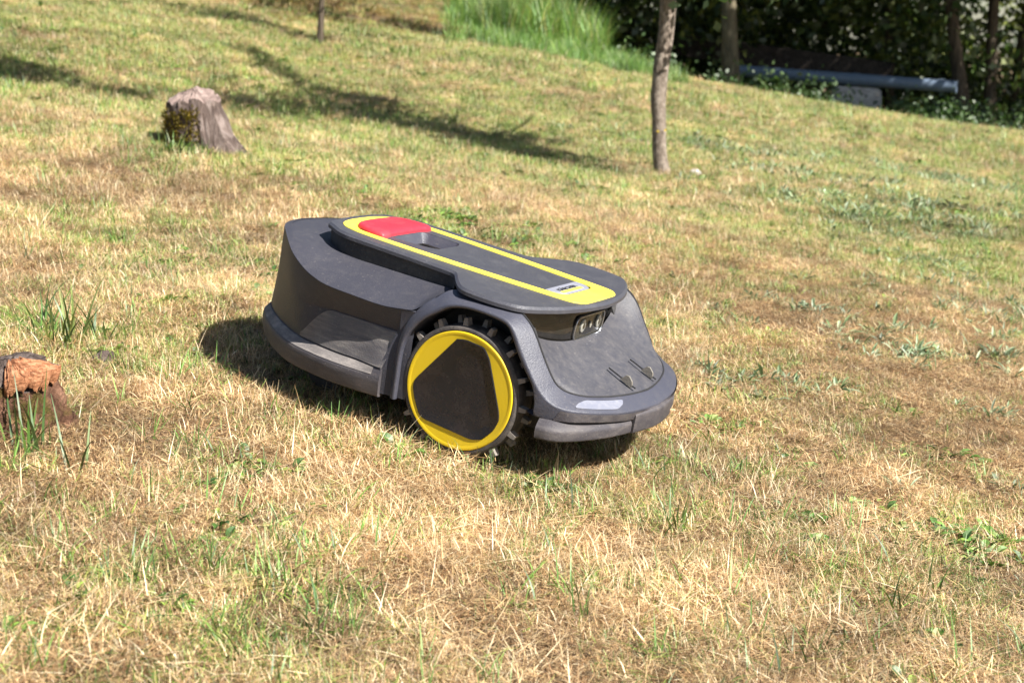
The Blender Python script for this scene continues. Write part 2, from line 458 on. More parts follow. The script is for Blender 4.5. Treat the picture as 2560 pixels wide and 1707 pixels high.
def grass_field():
    zones = [(1.05, 3.6, 2100, .82), (3.6, 6.0, 1300, .9), (6.0, 10.0, 620, 1.15), (10.0, 20.0, 250, 1.6)]
    P = []
    for y0, y1, dens, sc in zones:
        w1 = .40 * y1 + .25
        n = int(dens * 2 * w1 * (y1 - y0))
        x = rs.uniform(-w1, w1, n); y = rs.uniform(y0, y1, n)
        k = np.abs(x) < (.375 * y + .22); x = x[k]; y = y[k]
        P.append(np.stack([x, y, np.full(len(x), sc)], 1))
    P = np.vstack(P); x, y, sc = P.T
    # keep clear: tyres, stump, and the wood floor to the right
    z = G(x, y)
    rel = np.stack([x, y, z], 1) - O
    lx = rel @ F; ly = rel @ S
    keep = ~((np.abs(lx) < .05) & (np.abs(np.abs(ly) - .205) < .035))
    yc = 13.0 + .6 * np.clip(x, 0, 6)
    keep &= ~((x > .3) & (y > yc + 1.6))
    x, y, z, sc, lx, ly = [a[keep] for a in (x, y, z, sc, lx, ly)]
    under = (lx > -.56) & (lx < .25) & (np.abs(ly) < .25)
    n = len(x)
    u = rs.rand(n)
    pxx, pyy = to_px(x, y)
    # how green: rises with distance and to the right, in patches
    g = .12 + .66 * sm(y, 2.4, 7.0)
    g = g + 2.0 * (fbm(x, y, .9, 3) - .5) * (.35 + .5 * sm(y, 2.2, 5)) + 1.0 * (fbm(x, y, .28, 63) - .5)
    g = g + .30 * sm(x - .15 * y, .0, .9) * sm(y, 2.6, 5)
    pl_ = np.array
    for (cx, cy, rx, ry, a) in [(-.30, 4.0, .30, .5, .25), (.45, 3.55, .5, .28, .30), (-1.05, 4.9, .5, .3, .30), (-2.4, 8, .9, 1.6, .35), (-2.7, 10.5, .5, 1.8, .5), (-1.7, 7.2, 1.0, .35, .3), (1.9, 10, 1.2, 3, .25),
                                (-1.3, 9.3, .5, 2.2, .35), (-2.0, 6.9, 1.0, .5, .4), (-.6, 7.6, 1.3, .55, .35), (-.72, 2.62, .12, .15, .35), (-1.6, 3.6, .3, .6, -.25),
                                (-1.2, 4.3, .55, .25, -.3), (-.28, 1.62, .16, .12, .25), (-.35, 1.5, .12, .08, .2), (-.2, 2.0, .5, .3, -.1), (.25, 2.15, .2, .08, .1), (.7, 2.35, .3, .2, .25), (-3.6, 9.5, .8, 1.4, -.25),
                                (0, 9.0, 1.4, 1.2, .1), (-.35, 2.25, .14, .09, .35), (.62, 2.0, .3, .15, .18), (-1.0, 12, 2, .9, .5)]:
        g = g + a * blob(x, y, cx, cy, rx, ry)
    g = np.clip(g, .03, .93)
    # how bare and brown: right middle distance
    br = .18 + .9 * (fbm(x + 9, y, .55, 8) - .5)
    br = br + .75 * blob(x, y, 1.0, 3.9, .55, 1.2) + .30 * blob(x, y, 1.3, 3.0, .5, .6) + .15 * blob(x, y, .6, 1.9, .35, .3)
    br = np.clip(br, .02, .85)
    g = np.clip(g - .34 * blob(x, y, 1.05, 3.8, .55, .95), .03, .93)
    idx = np.zeros(n, int)
    def choose(mask, kinds, probs):
        ks = np.random.RandomState(int(mask.sum()) % 9999).choice(len(kinds), size=int(mask.sum()), p=np.array(probs) / sum(probs))
        out = np.array([rs.choice(KIND[kinds[k]]) for k in ks]) if len(ks) else []
        idx[mask] = out
    isg = u < g
    isb = (~isg) & (rs.rand(n) < br)
    isd = ~(isg | isb)
    choose(isg, ['green', 'olive', 'clover', 'greenlong', 'dry'], [.56, .22, .05, .05, .12])
    choose(isb, ['brown', 'litter', 'thatch', 'green', 'olive'], [.40, .18, .28, .05, .08])
    choose(isd, ['dry', 'thatch', 'drytall', 'strawlong', 'greenlong', 'green', 'olive'], [.38, .25, .17, .08, .028, .06, .05])
    # silvery weeds and broad leaved weeds in patches on the right
    wp = .5 * sm(fbm(x - 5, y, .5, 21), .52, .72) * sm(x - .12 * y, .15, .6) * sm(y, 2.3, 3.2) * (1 - sm(y, 6, 9))
    for (px, py, rr) in [(1780, 370, .28), (2230, 510, .24), (2290, 560, .22), (1960, 500, .16), (2080, 800, .16), (1860, 960, .10), (2240, 880, .12), (1960, 440, .22), (2350, 450, .3), (2480, 480, .35)]:
        q = at_ground(px, py); wp = wp + .75 * blob(x, y, q.x, q.y, rr * 1.7, rr)
    isw = (rs.rand(n) < wp * .30)
    choose(isw, ['grey'], [1])
    cl = np.zeros(n)
    for (px, py, rr) in [(2420, 1400, .10), (2310, 1370, .07), (1950, 1180, .05), (2150, 1270, .05), (640, 1330, .05), (620, 1180, .04), (1160, 560, .12), (1200, 590, .15), (450, 670, .12), (2330, 1150, .06), (1850, 1090, .06), (1340, 1230, .04)]:
        q = at_ground(px, py); cl = cl + .7 * blob(x, y, q.x, q.y, rr * 1.5, rr)
    choose(rs.rand(n) < cl * .5, ['clover'], [1])
    gl = .22 * blob(x, y, -.32, 1.62, .2, .14) + .10 * blob(x, y, -.5, 2.0, .2, .25) + .05 * (y < 2.6)
    choose(rs.rand(n) < gl * .6, ['greenlong'], [1])
    # lusher, taller grass along the crest
    crest = sm(y, 12.4, 13.4) * sm(x, -.9, .0) * (1 - sm(x, 1.0, 1.7))
    choose(rs.rand(n) < crest * .5, ['lush'], [1])
    bank = sm(y, 12.35, 12.9) * (1 - sm(x, -.75, -.3)) * sm(x + .25 * (y - 12.5), -2.9, -2.2)
    choose(rs.rand(n) < bank * .85, ['brown', 'mossy', 'olive', 'green'], [.12, .55, .2, .13])
    s = sc * rs.uniform(.7, 1.25, n)
    s = np.where(under, s * np.where(ly < -.12, .85, .6), s)
    s = s * (1 + .35 * blob(lx, ly, .0, -.27, .16, .035) + .2 * blob(lx, ly, -.3, -.27, .2, .03)) * (.85 + .5 * fbm(x, y, .18, 91) )
    # bare little gaps in the thatch
    gap = fbm(x + 31, y - 7, .16, 40)
    bare = ((gap > .60) & (rs.rand(n) < .50) & (y < 5)) | ((br > .40) & (rs.rand(n) < .30))
    choose(bare, ['litter'], [1])
    kp = np.ones(n, bool)
    rot = np.stack([rs.normal(0, .10, n), rs.normal(0, .10, n), rs.uniform(0, 6.283, n)], 1)
    tint = np.clip(.5 + 1.3 * (fbm(x, y, .22, 55) - .5) + rs.normal(0, .22, n), 0, 1)
    return [a[kp] for a in (x, y, z, s, idx, rot, tint)]

def scatter(name, x, y, z, s, idx, rot, tint, label, cat):
    me = bpy.data.meshes.new(name)
    n = len(x)
    me.vertices.add(n); me.vertices.foreach_set('co', np.stack([x, y, z], 1).astype(np.float32).ravel())
    for nm, tp, dat, key in (('idx', 'INT', idx.astype(np.int32), 'value'), ('scl', 'FLOAT', s.astype(np.float32), 'value'), ('tint', 'FLOAT', tint.astype(np.float32), 'value')):
        a = me.attributes.new(nm, tp, 'POINT'); a.data.foreach_set(key, dat)
    a = me.attributes.new('rot', 'FLOAT_VECTOR', 'POINT'); a.data.foreach_set('vector', rot.astype(np.float32).ravel())
    o = bpy.data.objects.new(name, me); COL.objects.link(o)
    ng = bpy.data.node_groups.new(name + '_nodes', 'GeometryNodeTree')
    ng.interface.new_socket('Geometry', in_out='INPUT', socket_type='NodeSocketGeometry')
    ng.interface.new_socket('Geometry', in_out='OUTPUT', socket_type='NodeSocketGeometry')
    L = ng.links; nn = ng.nodes
    gi = nn.new('NodeGroupInput'); go = nn.new('NodeGroupOutput')
    ip = nn.new('GeometryNodeInstanceOnPoints'); ci = nn.new('GeometryNodeCollectionInfo')
    ci.inputs['Collection'].default_value = tufts
    ci.inputs['Separate Children'].default_value = True; ci.inputs['Reset Children'].default_value = True
    mp = nn.new('GeometryNodeMeshToPoints')
    def attr(nm, tp):
        q = nn.new('GeometryNodeInputNamedAttribute'); q.data_type = tp; q.inputs['Name'].default_value = nm; return q.outputs['Attribute']
    e2r = nn.new('FunctionNodeEulerToRotation')
    L.new(attr('rot', 'FLOAT_VECTOR'), e2r.inputs[0])
    L.new(gi.outputs[0], mp.inputs[0]); L.new(mp.outputs[0], ip.inputs['Points']); L.new(ci.outputs[0], ip.inputs['Instance'])
    ip.inputs['Pick Instance'].default_value = True
    L.new(attr('idx', 'INT'), ip.inputs['Instance Index']); L.new(e2r.outputs[0], ip.inputs['Rotation']); L.new(attr('scl', 'FLOAT'), ip.inputs['Scale'])
    L.new(ip.outputs[0], go.inputs[0])
    md = o.modifiers.new('scatter', 'NODES'); md.node_group = ng
    tag(o, label, cat, None, 'stuff')
    return o
gx = grass_field()
print('tufts', len(gx[0]))
scatter('grass', *gx, label='short dry straw and green grass covering the sloping lawn', cat='grass')

# tall grass along the foot of the wood
def tall_grass():
    n = 520
    px = rs.uniform(0, 1, n)
    x = -.55 + px * 2.6
    y = 13.3 + .6 * np.clip(x, 0, 6) + rs.uniform(0, 2.4, n) + .5 * np.clip(-x, 0, 1)
    z = G(x, y)
    dens = np.where(x < -.2, .5, np.where(x < .85, 1, .03))
    k = rs.rand(n) < dens
    s = rs.uniform(.6, 1.25, n) * np.where(x < -.2, .6, np.where(x > 1.1, .50, 1))
    idx = np.array([rs.choice(KIND['reed']) for _ in range(n)])
    rot = np.stack([rs.normal(0, .12, n), rs.normal(0, .12, n), rs.uniform(0, 6.283, n)], 1)
    return [a[k] for a in (x, y, z, s, idx, rot, rs.rand(n))]
scatter('tall_grass', *tall_grass(), label='tall lush green grass growing along the foot of the dark wood', cat='tall grass')

# ================================================================== ROBOT MOWER
mower = empty('robot_lawn_mower')
mower.matrix_world = Matrix(((F[0], S[0], U[0], O[0]), (F[1], S[1], U[1], O[1]), (F[2], S[2], U[2], O[2]), (0, 0, 0, 1)))
tag(mower, 'dark grey robot lawn mower with yellow stripe loop, red stop button and yellow wheel', 'robot mower')
ZT = lambda X, h=0.0: .2865 - .08 * X + h           # plane of the lid

# --- stations round the rear half: crease point, ledge-inner point, undercut amount
crease = np.array([(-.118, -.2355, .2330), (-.165, -.2345, .2290), (-.225, -.230, .2315), (-.29, -.222, .2353), (-.33, -.212, .243), (-.362, -.200, .2535),
                   (-.392, -.186, .268), (-.418, -.165, .280), (-.455, -.125, .2885), (-.485, -.088, .290), (-.505, -.046, .290), (-.514, 0, .290)])
out = np.array([(-.148, -.2445), (-.20, -.2440), (-.26, -.2365), (-.33, -.2165), (-.38, -.1935), (-.44, -.150), (-.49, -.104), (-.530, -.060), (-.553, -.030), (-.560, 0)])
def resamp(P, n):
    P = np.asarray(P, float); d = np.r_[0, np.cumsum(np.linalg.norm(np.diff(P, axis=0), axis=1))]
    t = np.linspace(0, d[-1], n); return np.stack([np.interp(t, d, P[:, k]) for k in range(P.shape[1])], 1)
NS = 61
C_ = resamp(cr(crease, 8), NS)
O_ = resamp(cr(out, 8), NS)
def normals2(P):
    T = np.gradient(P[:, :2], axis=0); T /= np.linalg.norm(T, axis=1)[:, None]
    return np.stack([T[:, 1], -T[:, 0]], 1)           # towards the inside
nrm = normals2(O_)
if (nrm[5] @ np.array([0, 1.])) < 0: nrm = -nrm
sfrac = np.linspace(0, 1, NS)
led = .0185 * (1 - sm(sfrac, .55, .95) * .35) * (.25 + .75 * sm(sfrac, 0, .14))
W_ = O_ + nrm * led[:, None]                            # ledge inner
und = (1 - sm(sfrac, .30, .50))                        # undercut fades towards the rear corner
def shell_rings():
    rings = []
    for i in range(NS):
        c = C_[i]; w = np.array([W_[i][0], W_[i][1], .1235])
        if sfrac[i] < .30: w[0] = w[0] if i else w[0]
        m1 = c * .52 + w * .48; m1[2] = m1[2] * (1 - und[i]) + (.188) * und[i]
        m1[:2] += nrm[i] * .021 * und[i]
        inn = np.array([nrm[i][0], nrm[i][1], 0])
        top0 = c + inn * .012 + np.array([0, 0, .0020])
        rings.append(fillet([top0, c, m1, w, w - np.array([0, 0, .03])], .0035, 3))
    return rings
R_ = shell_rings()
def lead(x, yo):
    r = [np.array([x, q[1] if k < 2 else yo, q[2]]) for k, q in enumerate(R_[0])]
    for k, q in enumerate(r):
        t = np.clip((.233 - q[2]) / .05, 0, 1); q[1] = R_[0][k][1] * (1 - t) + yo * t
    r[-1][2] = .080
    return r
R_ = [lead(-.100, -.2330), lead(-.1175, -.2330)] + [lead(-.128, -.2325)] + R_[1:]
for q in R_[3:6]: q[-1][2] = .08
# start of the wall is carried under the wheel arch
near = np.array([np.array(r) for r in R_])              # NS x K x 3
full = np.concatenate([near, (near[::-1] * np.array([1, -1, 1]))[1:]], 0)
mb = MB(); mb.loft([full[i] for i in range(len(full))])
mb.build('rear_cowl', M['shell'], mower, 28)

# dusty scuffed panels sunk in both flanks, between the undercut and the ledge
def flank(sgn):
    mb = MB(); rows = []
    for i in range(NS):
        if sfrac[i] > .44: break
        c = C_[i]; w = np.array([W_[i][0], W_[i][1], .1235])
        m1 = c * .52 + w * .48; m1[2] = m1[2] * (1 - und[i]) + .188 * und[i]; m1[:2] += nrm[i] * .021 * und[i]
        top = 1 - sm(sfrac[i], .31, .44) ** 1.5 * .9
        a = w + (m1 - w) * (.02 + 0 * top); b2 = w + (m1 - w) * (.965 * top + .02)
        off = np.array([-nrm[i][0], -nrm[i][1], 0]) * .0022
        rows.append([a + off * .3, a + off, w + (b2 - w) * .33 + off, w + (b2 - w) * .66 + off, b2 + off, b2 + off * .3])
    rows = np.array(rows) * np.array([1, sgn, 1])
    mb.loft(list(rows)); mb.build('side_panel', M['facet'], mower, 40)
flank(1); flank(-1)

# --- top deck of the body from the crease to under the lid
inner = np.array([(-.05, -.17, .268), (-.09, -.150, .266), (-.13, -.138, .264), (-.2, -.132, .266), (-.285, -.127, .270), (-.335, -.124, .2755), (-.365, -.108, .281), (-.382, -.08, .285), (-.388, -.04, .287), (-.39, 0, .2875)])
ct = np.vstack([np.array([(-.060, -.190, .2768), (-.064, -.2, .2739), (-.075, -.219, .2612), (-.092, -.2315, .2440), (-.105, -.235, .2345)]), C_])
CT = resamp(cr(ct[::1], 1), 90); IN = resamp(cr(inner, 8), 90)
rows = []
for i in range(90):
    a, b2 = CT[i], IN[i]
    r = []
    for t in np.linspace(0, 1, 9):
        p = a * (1 - t) + b2 * t
        p[2] += .0045 * math.sin(math.pi * t) * (1 - t)
        r.append(p)
    r.append(b2 + np.array([.02, (0 - b2[1]) * .1, -.004]))
    rows.append(r)
rows = np.array(rows); rows = np.concatenate([rows, (rows[::-1] * np.array([1, -1, 1]))[1:]], 0)
mb = MB(); mb.loft(list(rows))
mb.build('top_deck', M['shell'], mower, 30)
# unseen inner core, added to block light inside the body
mb = MB()
core = [(-.50, -.02), (-.46, -.09), (-.40, -.14), (-.30, -.16), (.10, -.16), (.19, -.12), (.225, -.03)]
core = core + [(x, -y) for x, y in core[::-1]]
mb.loft([[(x, y, z) for x, y in core] for z in (.072, .10, .118)], closed=True, cap0=True, cap1=True)
mb.loft([[(x, y, z) for x, y in [(-.46, -.06), (-.38, -.13), (-.13, -.155), (.055, -.15), (.075, -.06), (.075, .06), (.055, .15), (-.13, .155), (-.38, .13), (-.46, .06)]] for z in (.119, .236)], closed=True, cap1=True)
mb.loft([[(x, y, z) for x, y in [(-.36, -.10), (.08, -.12), (.08, .12), (-.36, .10)]] for z in (.236, .262)], closed=True, cap1=True)
mb.build('light_block_core', M['underside'], mower)
mb = MB()
under = list(O_ + nrm * .012) 
under = [(x, y) for x, y in under]
full_u = under + [(x, -y) for x, y in under[::-1][1:]]
mb.loft([[(x, y, .080) for x, y in full_u], [(x * .9 - .01, y * .9, .076) for x, y in full_u]], closed=True, cap1=True)
mb.build('underside_plate', M['underside'], mower)

# --- rear bumper skirt
def skirt():
    rings = []
    for i in range(NS):
        o = O_[i]; w = W_[i]; n = nrm[i]
        p = [np.array([*(w + n * .004), .1220]), np.array([*w, .1228]), np.array([*o, .1085]), np.array([*(o - n * .0012), .100]), np.array([*(o + n * .001), .0745]), np.array([*(o + n * .014), .073])]
        rings.append(fillet(p, .003, 3))
    a = np.array(rings); full = np.concatenate([a, (a[::-1] * np.array([1, -1, 1]))[1:]], 0)
    mb = MB(); mb.loft(list(full), cap0=True, cap1=True)
    mb.build('rear_bumper', M['bumper'], mower, 30)
skirt()
M['ledge'] = plastic('sunlit_dusty_ledge_rubber', (.08, .072, .072), .7, dust=(.40, .35, .31), amount=.6, scale=40, lo=.25, hi=.7, streak=True)  # pale tone holds both real dust and the sun on the ledge
def ledge():
    a = []
    for i in range(2, NS):
        n3 = np.array([nrm[i][0], nrm[i][1], 0]); w = np.array([*W_[i], .1228]); o = np.array([*O_[i], .1085])
        nn = -n3 * .0006 + np.array([0, 0, .0008])
        a.append([w + (o - w) * t + nn for t in (.12, .4, .7, .9)])
    a = np.array(a); full = np.concatenate([a, (a[::-1] * np.array([1, -1, 1]))[1:]], 0)
    mb = MB(); mb.loft(list(full)); mb.build('bumper_ledge', M['ledge'], mower, 40)
ledge()

# --- wheel arch frame running over both wheels and round the nose
P_B = [(-.1285, -.236, .078), (-.1275, -.236, .115), (-.1265, -.236, .155), (-.1220, -.236, .190), (-.1090, -.2345, .222), (-.0910, -.231, .2455), (-.0740, -.219, .2625), (-.0620, -.200, .2750),
       (-.04, -.190, .2790), (.0, -.188, .2800), (.040, -.190, .2790), (.066, -.200, .2725), (.083, -.205, .2660), (.101, -.208, .2530), (.1155, -.210, .2350), (.130, -.210, .2110), (.150, -.208, .1800), (.162, -.200, .1640),
       (.178, -.188, .1560), (.197, -.165, .1510), (.216, -.125, .1480), (.229, -.075, .1455), (.2355, -.035, .1445), (.238, 0, .144)]
P_L = [(-.1205, -.2415, .078), (-.1200, -.2415, .115), (-.1190, -.2415, .156), (-.1140, -.2415, .186), (-.1000, -.2410, .2120), (-.0800, -.2405, .2320), (-.0580, -.2400, .2480), (-.0400, -.2395, .2590),
       (-.02, -.239, .2645), (.006, -.239, .2665), (.040, -.239, .2640), (.066, -.2395, .2600), (.0790, -.240, .2530), (.0900, -.2405, .2400), (.1040, -.241, .2160), (.1200, -.241, .1930), (.136, -.2405, .1720), (.152, -.238, .1545),
       (.170, -.234, .1430), (.191, -.222, .1375), (.217, -.188, .1335), (.242, -.130, .1285), (.255, -.075, .1265), (.262, 0, .1245)]
P_O = [(-.1160, -.2405, .078), (-.1155, -.2405, .115), (-.1150, -.2405, .155), (-.1095, -.2405, .184), (-.0955, -.2400, .2080), (-.0765, -.2400, .2280), (-.0560, -.2395, .2420), (-.0390, -.2390, .2530),
       (-.02, -.2385, .2585), (.006, -.2385, .2605), (.038, -.2385, .2580), (.063, -.239, .2535), (.0750, -.2395, .2470), (.0850, -.240, .2330), (.0980, -.240, .2100), (.1140, -.240, .1870), (.131, -.240, .1650), (.1385, -.239, .1400),
       (.143, -.237, .1180), (.188, -.222, .1175), (.216, -.186, .1165), (.240, -.125, .1125), (.251, -.070, .1095), (.2575, 0, .1075)]
NA = 5
b_ = cr(P_B, NA); l_ = cr(P_L, NA); o_ = cr(P_O, NA)
jo = 17 * NA                                             # where the opening ends and the front lip begins
frame_rows = []
for i in range(len(b_)):
    inward = np.array([0, 1, 0.]) if i < 14 * NA else None
    # lip turning down into the seam behind the band
    if i < 6 * NA: bi = b_[i] + np.array([-.002, .006, 0])
    elif i < 12 * NA: bi = b_[i] + np.array([0, .006, -.006])
    else: bi = b_[i] + np.array([-.006, .002, -.006])
    if i <= jo + 4: tail = [o_[i] + np.array([0, .012, 0]), o_[i] + np.array([0, .045, 0])]
    else: tail = [o_[i] + np.array([-.010, .006, -.001]), o_[i] + np.array([-.03, .02, 0])]
    frame_rows.append([np.array(q) for q in fillet([bi, b_[i], l_[i], o_[i], *tail], .0032, 3)])
fr = np.array(frame_rows); full = np.concatenate([fr, (fr[::-1] * np.array([1, -1, 1]))[1:]], 0)
mb = MB(); mb.loft(list(full)); mb.build('wheel_arch_frame', M['arch'], mower, 34)
# dark textured lower lip of the nose
lipL = l_[jo + 8:]; lipO = o_[jo + 8:]
rows = []
for a, b2 in zip(lipL, lipO):
    n = np.array([.0016, -.0006, -.0003])
    rows.append([a * .86 + b2 * .14 + n, a * .5 + b2 * .5 + n * 1.3, a * .04 + b2 * .96 + n, b2 + np.array([-.006, .003, 0])])
rows = np.array(rows); rows = np.concatenate([rows, (rows[::-1] * np.array([1, -1, 1]))[1:]], 0)
mb = MB(); mb.loft(list(rows)); mb.build('nose_lip', M['bumper'], mower, 40)
# wheel wells
for sgn in (1, -1):
    mb = MB()
    op = o_[:jo + 6] * np.array([1, sgn, 1])
    r1 = op + np.array([0, .040 * sgn, 0]); r2 = op + np.array([0, .085 * sgn, 0])
    mb.loft([list(r1), list(r2)])
    cx = np.array([0.01, -.155 * sgn, .10])
    mb.v += [tuple(p) for p in r2]; k = len(mb.v) - len(r2); mb.f.append(tuple(range(k, k + len(r2))))
    mb.build('wheel_well', M['underside'], mower)

# --- reflective strip set in the near side of the nose band
def band_point(s_, t):
    i = (jo + s_); a = int(i); f = i - a
    B = b_[a] * (1 - f) + b_[a + 1] * f; L_ = l_[a] * (1 - f) + l_[a + 1] * f
    return B * (1 - t) + L_ * t
def strip(sgn):
    # rounded rectangle in (along, across)
    s0, s1 = NA * 2.05, NA * 4.0
    pts = []; nseg = 26; grid = []
    for i in range(nseg + 1):
        s_ = s0 + (s1 - s0) * i / nseg
        e = min(i, nseg - i) / 3.0
        hw = .25 * math.sqrt(max(0, 1 - (1 - min(1, e)) ** 2)) + .02
        row = []
        for q in (-1, -.5, 0, .5, 1):
            p = band_point(s_, .53 + hw * q); n = np.cross(band_point(s_ + .5, .5) - band_point(s_ - .5, .5), band_point(s_, .9) - band_point(s_, .1)); n /= np.linalg.norm(n)
            if n[2] < 0: n = -n
            row.append((p + n * .0013) * np.array([1, sgn, 1]))
        base = [(band_point(s_, .53 - hw) - n * .001) * np.array([1, sgn, 1])]; base2 = [(band_point(s_, .53 + hw) - n * .001) * np.array([1, sgn, 1])]
        grid.append(base + row + base2)
    mb = MB(); mb.loft(grid); mb.build('reflector_strip', M['strip'], mower, 60)
strip(1)

# --- front hood: valley between the two arches, falling from the camera pod to the nose
side_i = [i for i in range(12 * NA - 3, len(b_))]
B_side = b_[12 * NA - 3:]
nh = len(B_side)
pod_plan = [(.107, 0), (.1065, -.03), (.105, -.055), (.100, -.078), (.090, -.098), (.076, -.120), (.066, -.150), (.060, -.185), (.060, -.2)]
pod_bot = [(.107, 0, .2065), (.1065, -.03, .2065), (.105, -.055, .2065), (.100, -.078, .2068), (.092, -.100, .2085), (.086, -.125, .2130), (.080, -.152, .2210), (.074, -.180, .2380), (.0665, -.199, .266)]
PBt = cr(pod_bot, 6)
def hood_surf():
    # half surface: u along width 0 (seam end) .. 1 (centre);  v from top (pod) to the seam at the nose
    # boundary: left side = first part of the seam (down the arch), bottom = rest of the seam
    kcorner = 5 * NA + 2
    Lside = resamp(B_side[:kcorner + 1], 25); bot = resamp(B_side[kcorner:], 25)
    top = resamp(PBt[::-1], 25)                          # from outer to centre
    cen = resamp(cr([(.107, 0, .2065), (.115, 0, .2015), (.135, 0, .1905), (.165, 0, .1745), (.20, 0, .1590), (.225, 0, .1495), (.238, 0, .144)], 6), 25)
    g = np.zeros((25, 25, 3))
    for i in range(25):
        for j in range(25):
            u = i / 24; v = j / 24                       # u: side->centre, v: top->bottom
            uu = u
            p = (1 - v) * top[i] + v * bot[i] + (1 - u) * Lside[j] + u * cen[j] - ((1 - u) * (1 - v) * top[0] + u * (1 - v) * top[24] + (1 - u) * v * bot[0] + u * v * bot[24])
            # the valley floor stays flat, rising quickly near the seam
            dip = -.010 * math.sin(math.pi * min(1, u * 1.15)) ** 1 * math.sin(math.pi * v) * (1 - u * .6)
            p = p + np.array([-.004, 0, 1.0]) * dip
            g[i, j] = p
    return g
hg = hood_surf()
half = list(hg) ; other = [r * np.array([1, -1, 1]) for r in hg[::-1][1:]]
mb = MB(); mb.loft(half + other)
hood = mb.build('front_hood', M['hood'], mower, 50)
# dark seam between hood and frame
for sgn in (1,):
    pass
seam = B_side.copy(); seam_full = np.concatenate([seam, (seam[::-1] * np.array([1, -1, 1]))[1:]], 0)
def tube(path, r, k=6, cap=True, refv=None):
    path = [np.array(p, float) for p in path]; rings = []
    dd = path[-1] - path[0]; ref = np.array([0, 1.0, 0]) if abs(dd[2]) > .55 * np.linalg.norm(dd) else np.array([0, 0, 1.0])
    if refv is not None: ref = np.array(refv, float)
    for i, p in enumerate(path):
        t = path[min(i + 1, len(path) - 1)] - path[max(i - 1, 0)]; t /= (np.linalg.norm(t) + 1e-9)
        a = np.cross(t, ref)
        a /= np.linalg.norm(a); b2 = np.cross(a, t)
        rr = r[i] if hasattr(r, '__len__') else r
        rings.append([p + rr * (math.cos(q * 2 * math.pi / k) * a + math.sin(q * 2 * math.pi / k) * b2) for q in range(k)])
    m_ = MB(); m_.loft(rings, closed=True, cap0=cap, cap1=cap); return m_
tube(seam_full + np.array([-.0008, 0, .0002]), .0017, 6).build('seam_gasket', M['groove'], mower)

# --- camera pod: glossy black wall under the lid
mb = MB(); rows = []
PP = cr([(x, y, 0) for x, y in pod_plan], 6)
PBb = resamp(PBt, len(PP))
for p, q in zip(PP, PBb):
    x, y = q[0], q[1]
    top = np.array([x * .9 + p[0] * .1 + .004 * (1 - min(1, abs(y) / .1)), y, min(.2765, ZT(x) - .004)])
    rows.append([q + np.array([-.004, 0, -.004]), q + np.array([0, 0, .001]), q * .7 + top * .3 + np.array([.0015, 0, 0]), q * .3 + top * .7 + np.array([.001, 0, 0]), top])
rows = np.array(rows)[::-1]; full = np.concatenate([rows, (rows[::-1] * np.array([1, -1, 1]))[1:]], 0)
mb.loft(list(full)); pod = mb.build('camera_pod', M['gloss'], mower, 45)
# eye module on the pod
def rrect(w, h, r, k=5):
    pts = []
    for cx, cy, a0 in ((w - r, h - r, 0), (-(w - r), h - r, 90), (-(w - r), -(h - r), 180), (w - r, -(h - r), 270)):
        for q in range(k + 1):
            a = math.radians(a0 + 90 * q / k); pts.append((cx + r * math.cos(a), cy + r * math.sin(a)))
    return pts
def eye_pt(a, h, d):
    """a along Y, h along up, d out of the pod"""
    tilt = .10
    return (.1085 + d - (a / .06) ** 2 * .0025 + h * tilt, a + .005, .2265 + h)
def plate_from(pts, d0, d1, name, mat, parent, inset=0.0):
    mb = MB(); n = len(pts)
    r0 = [eye_pt(a, h, d0) for a, h in pts]; r1 = [eye_pt(a, h, d1 - .0006) for a, h in pts]
    r2 = [eye_pt(a * (1 - .0008 / .02), h * (1 - .0008 / .02), d1) for a, h in pts]
    mb.loft([r0, r1, r2], closed=True, cap1=True); return mb.build(name, mat, parent, 40)
eye = plate_from(rrect(.058, .0205, .0125), -.004, .0022, 'camera_module', M['eye'], mower)
ring_pts = rrect(.058, .0205, .0125)
mbr = tube([eye_pt(a, h, .0030) for a, h in ring_pts] + [eye_pt(*ring_pts[0], .0030)], .0014, 6, refv=(1, 0, 0))
mbr.build('camera_bezel', M['chrome'], eye)
mbr = tube([eye_pt(a * 1.03, h * 1.09, .0020) for a, h in ring_pts] + [eye_pt(ring_pts[0][0] * 1.03, ring_pts[0][1] * 1.09, .0020)], .0016, 6, refv=(1, 0, 0))
mbr.build('camera_gasket', M['groove'], eye)
for a in (-.032, .032):
    pts = [(a + .0085 * math.cos(t), .0035 + .0115 * math.sin(t)) for t in np.linspace(0, 2 * math.pi, 25)[:-1]]
    mb = MB()
    mb.loft([[eye_pt(x, y, .0015) for x, y in pts], [eye_pt(x, y, .0042) for x, y in pts], [eye_pt(a + (x - a) * .82, .0035 + (y - .0035) * .82, .0050) for x, y in pts]], closed=True, cap1=True)
    mb.build('camera_lens', M['lens'], eye, 30)
    mb = MB()
    mb.loft([[eye_pt(a + (x - a) * k, .0035 + (y - .0035) * k, d) for x, y in pts] for k, d in ((.5, .0050), (.45, .0056))], closed=True, cap1=True)
    mb.build('lens_pupil', M['eye'], eye, 30)
pts = [(.0035 * math.cos(t), .002 + .006 * math.sin(t)) for t in np.linspace(0, 2 * math.pi, 17)[:-1]]
mb = MB(); mb.loft([[eye_pt(x, y, .0015) for x, y in pts], [eye_pt(x, y, .0035) for x, y in pts]], closed=True, cap1=True)
mb.build('lamp_window', M['lens'], eye, 30)

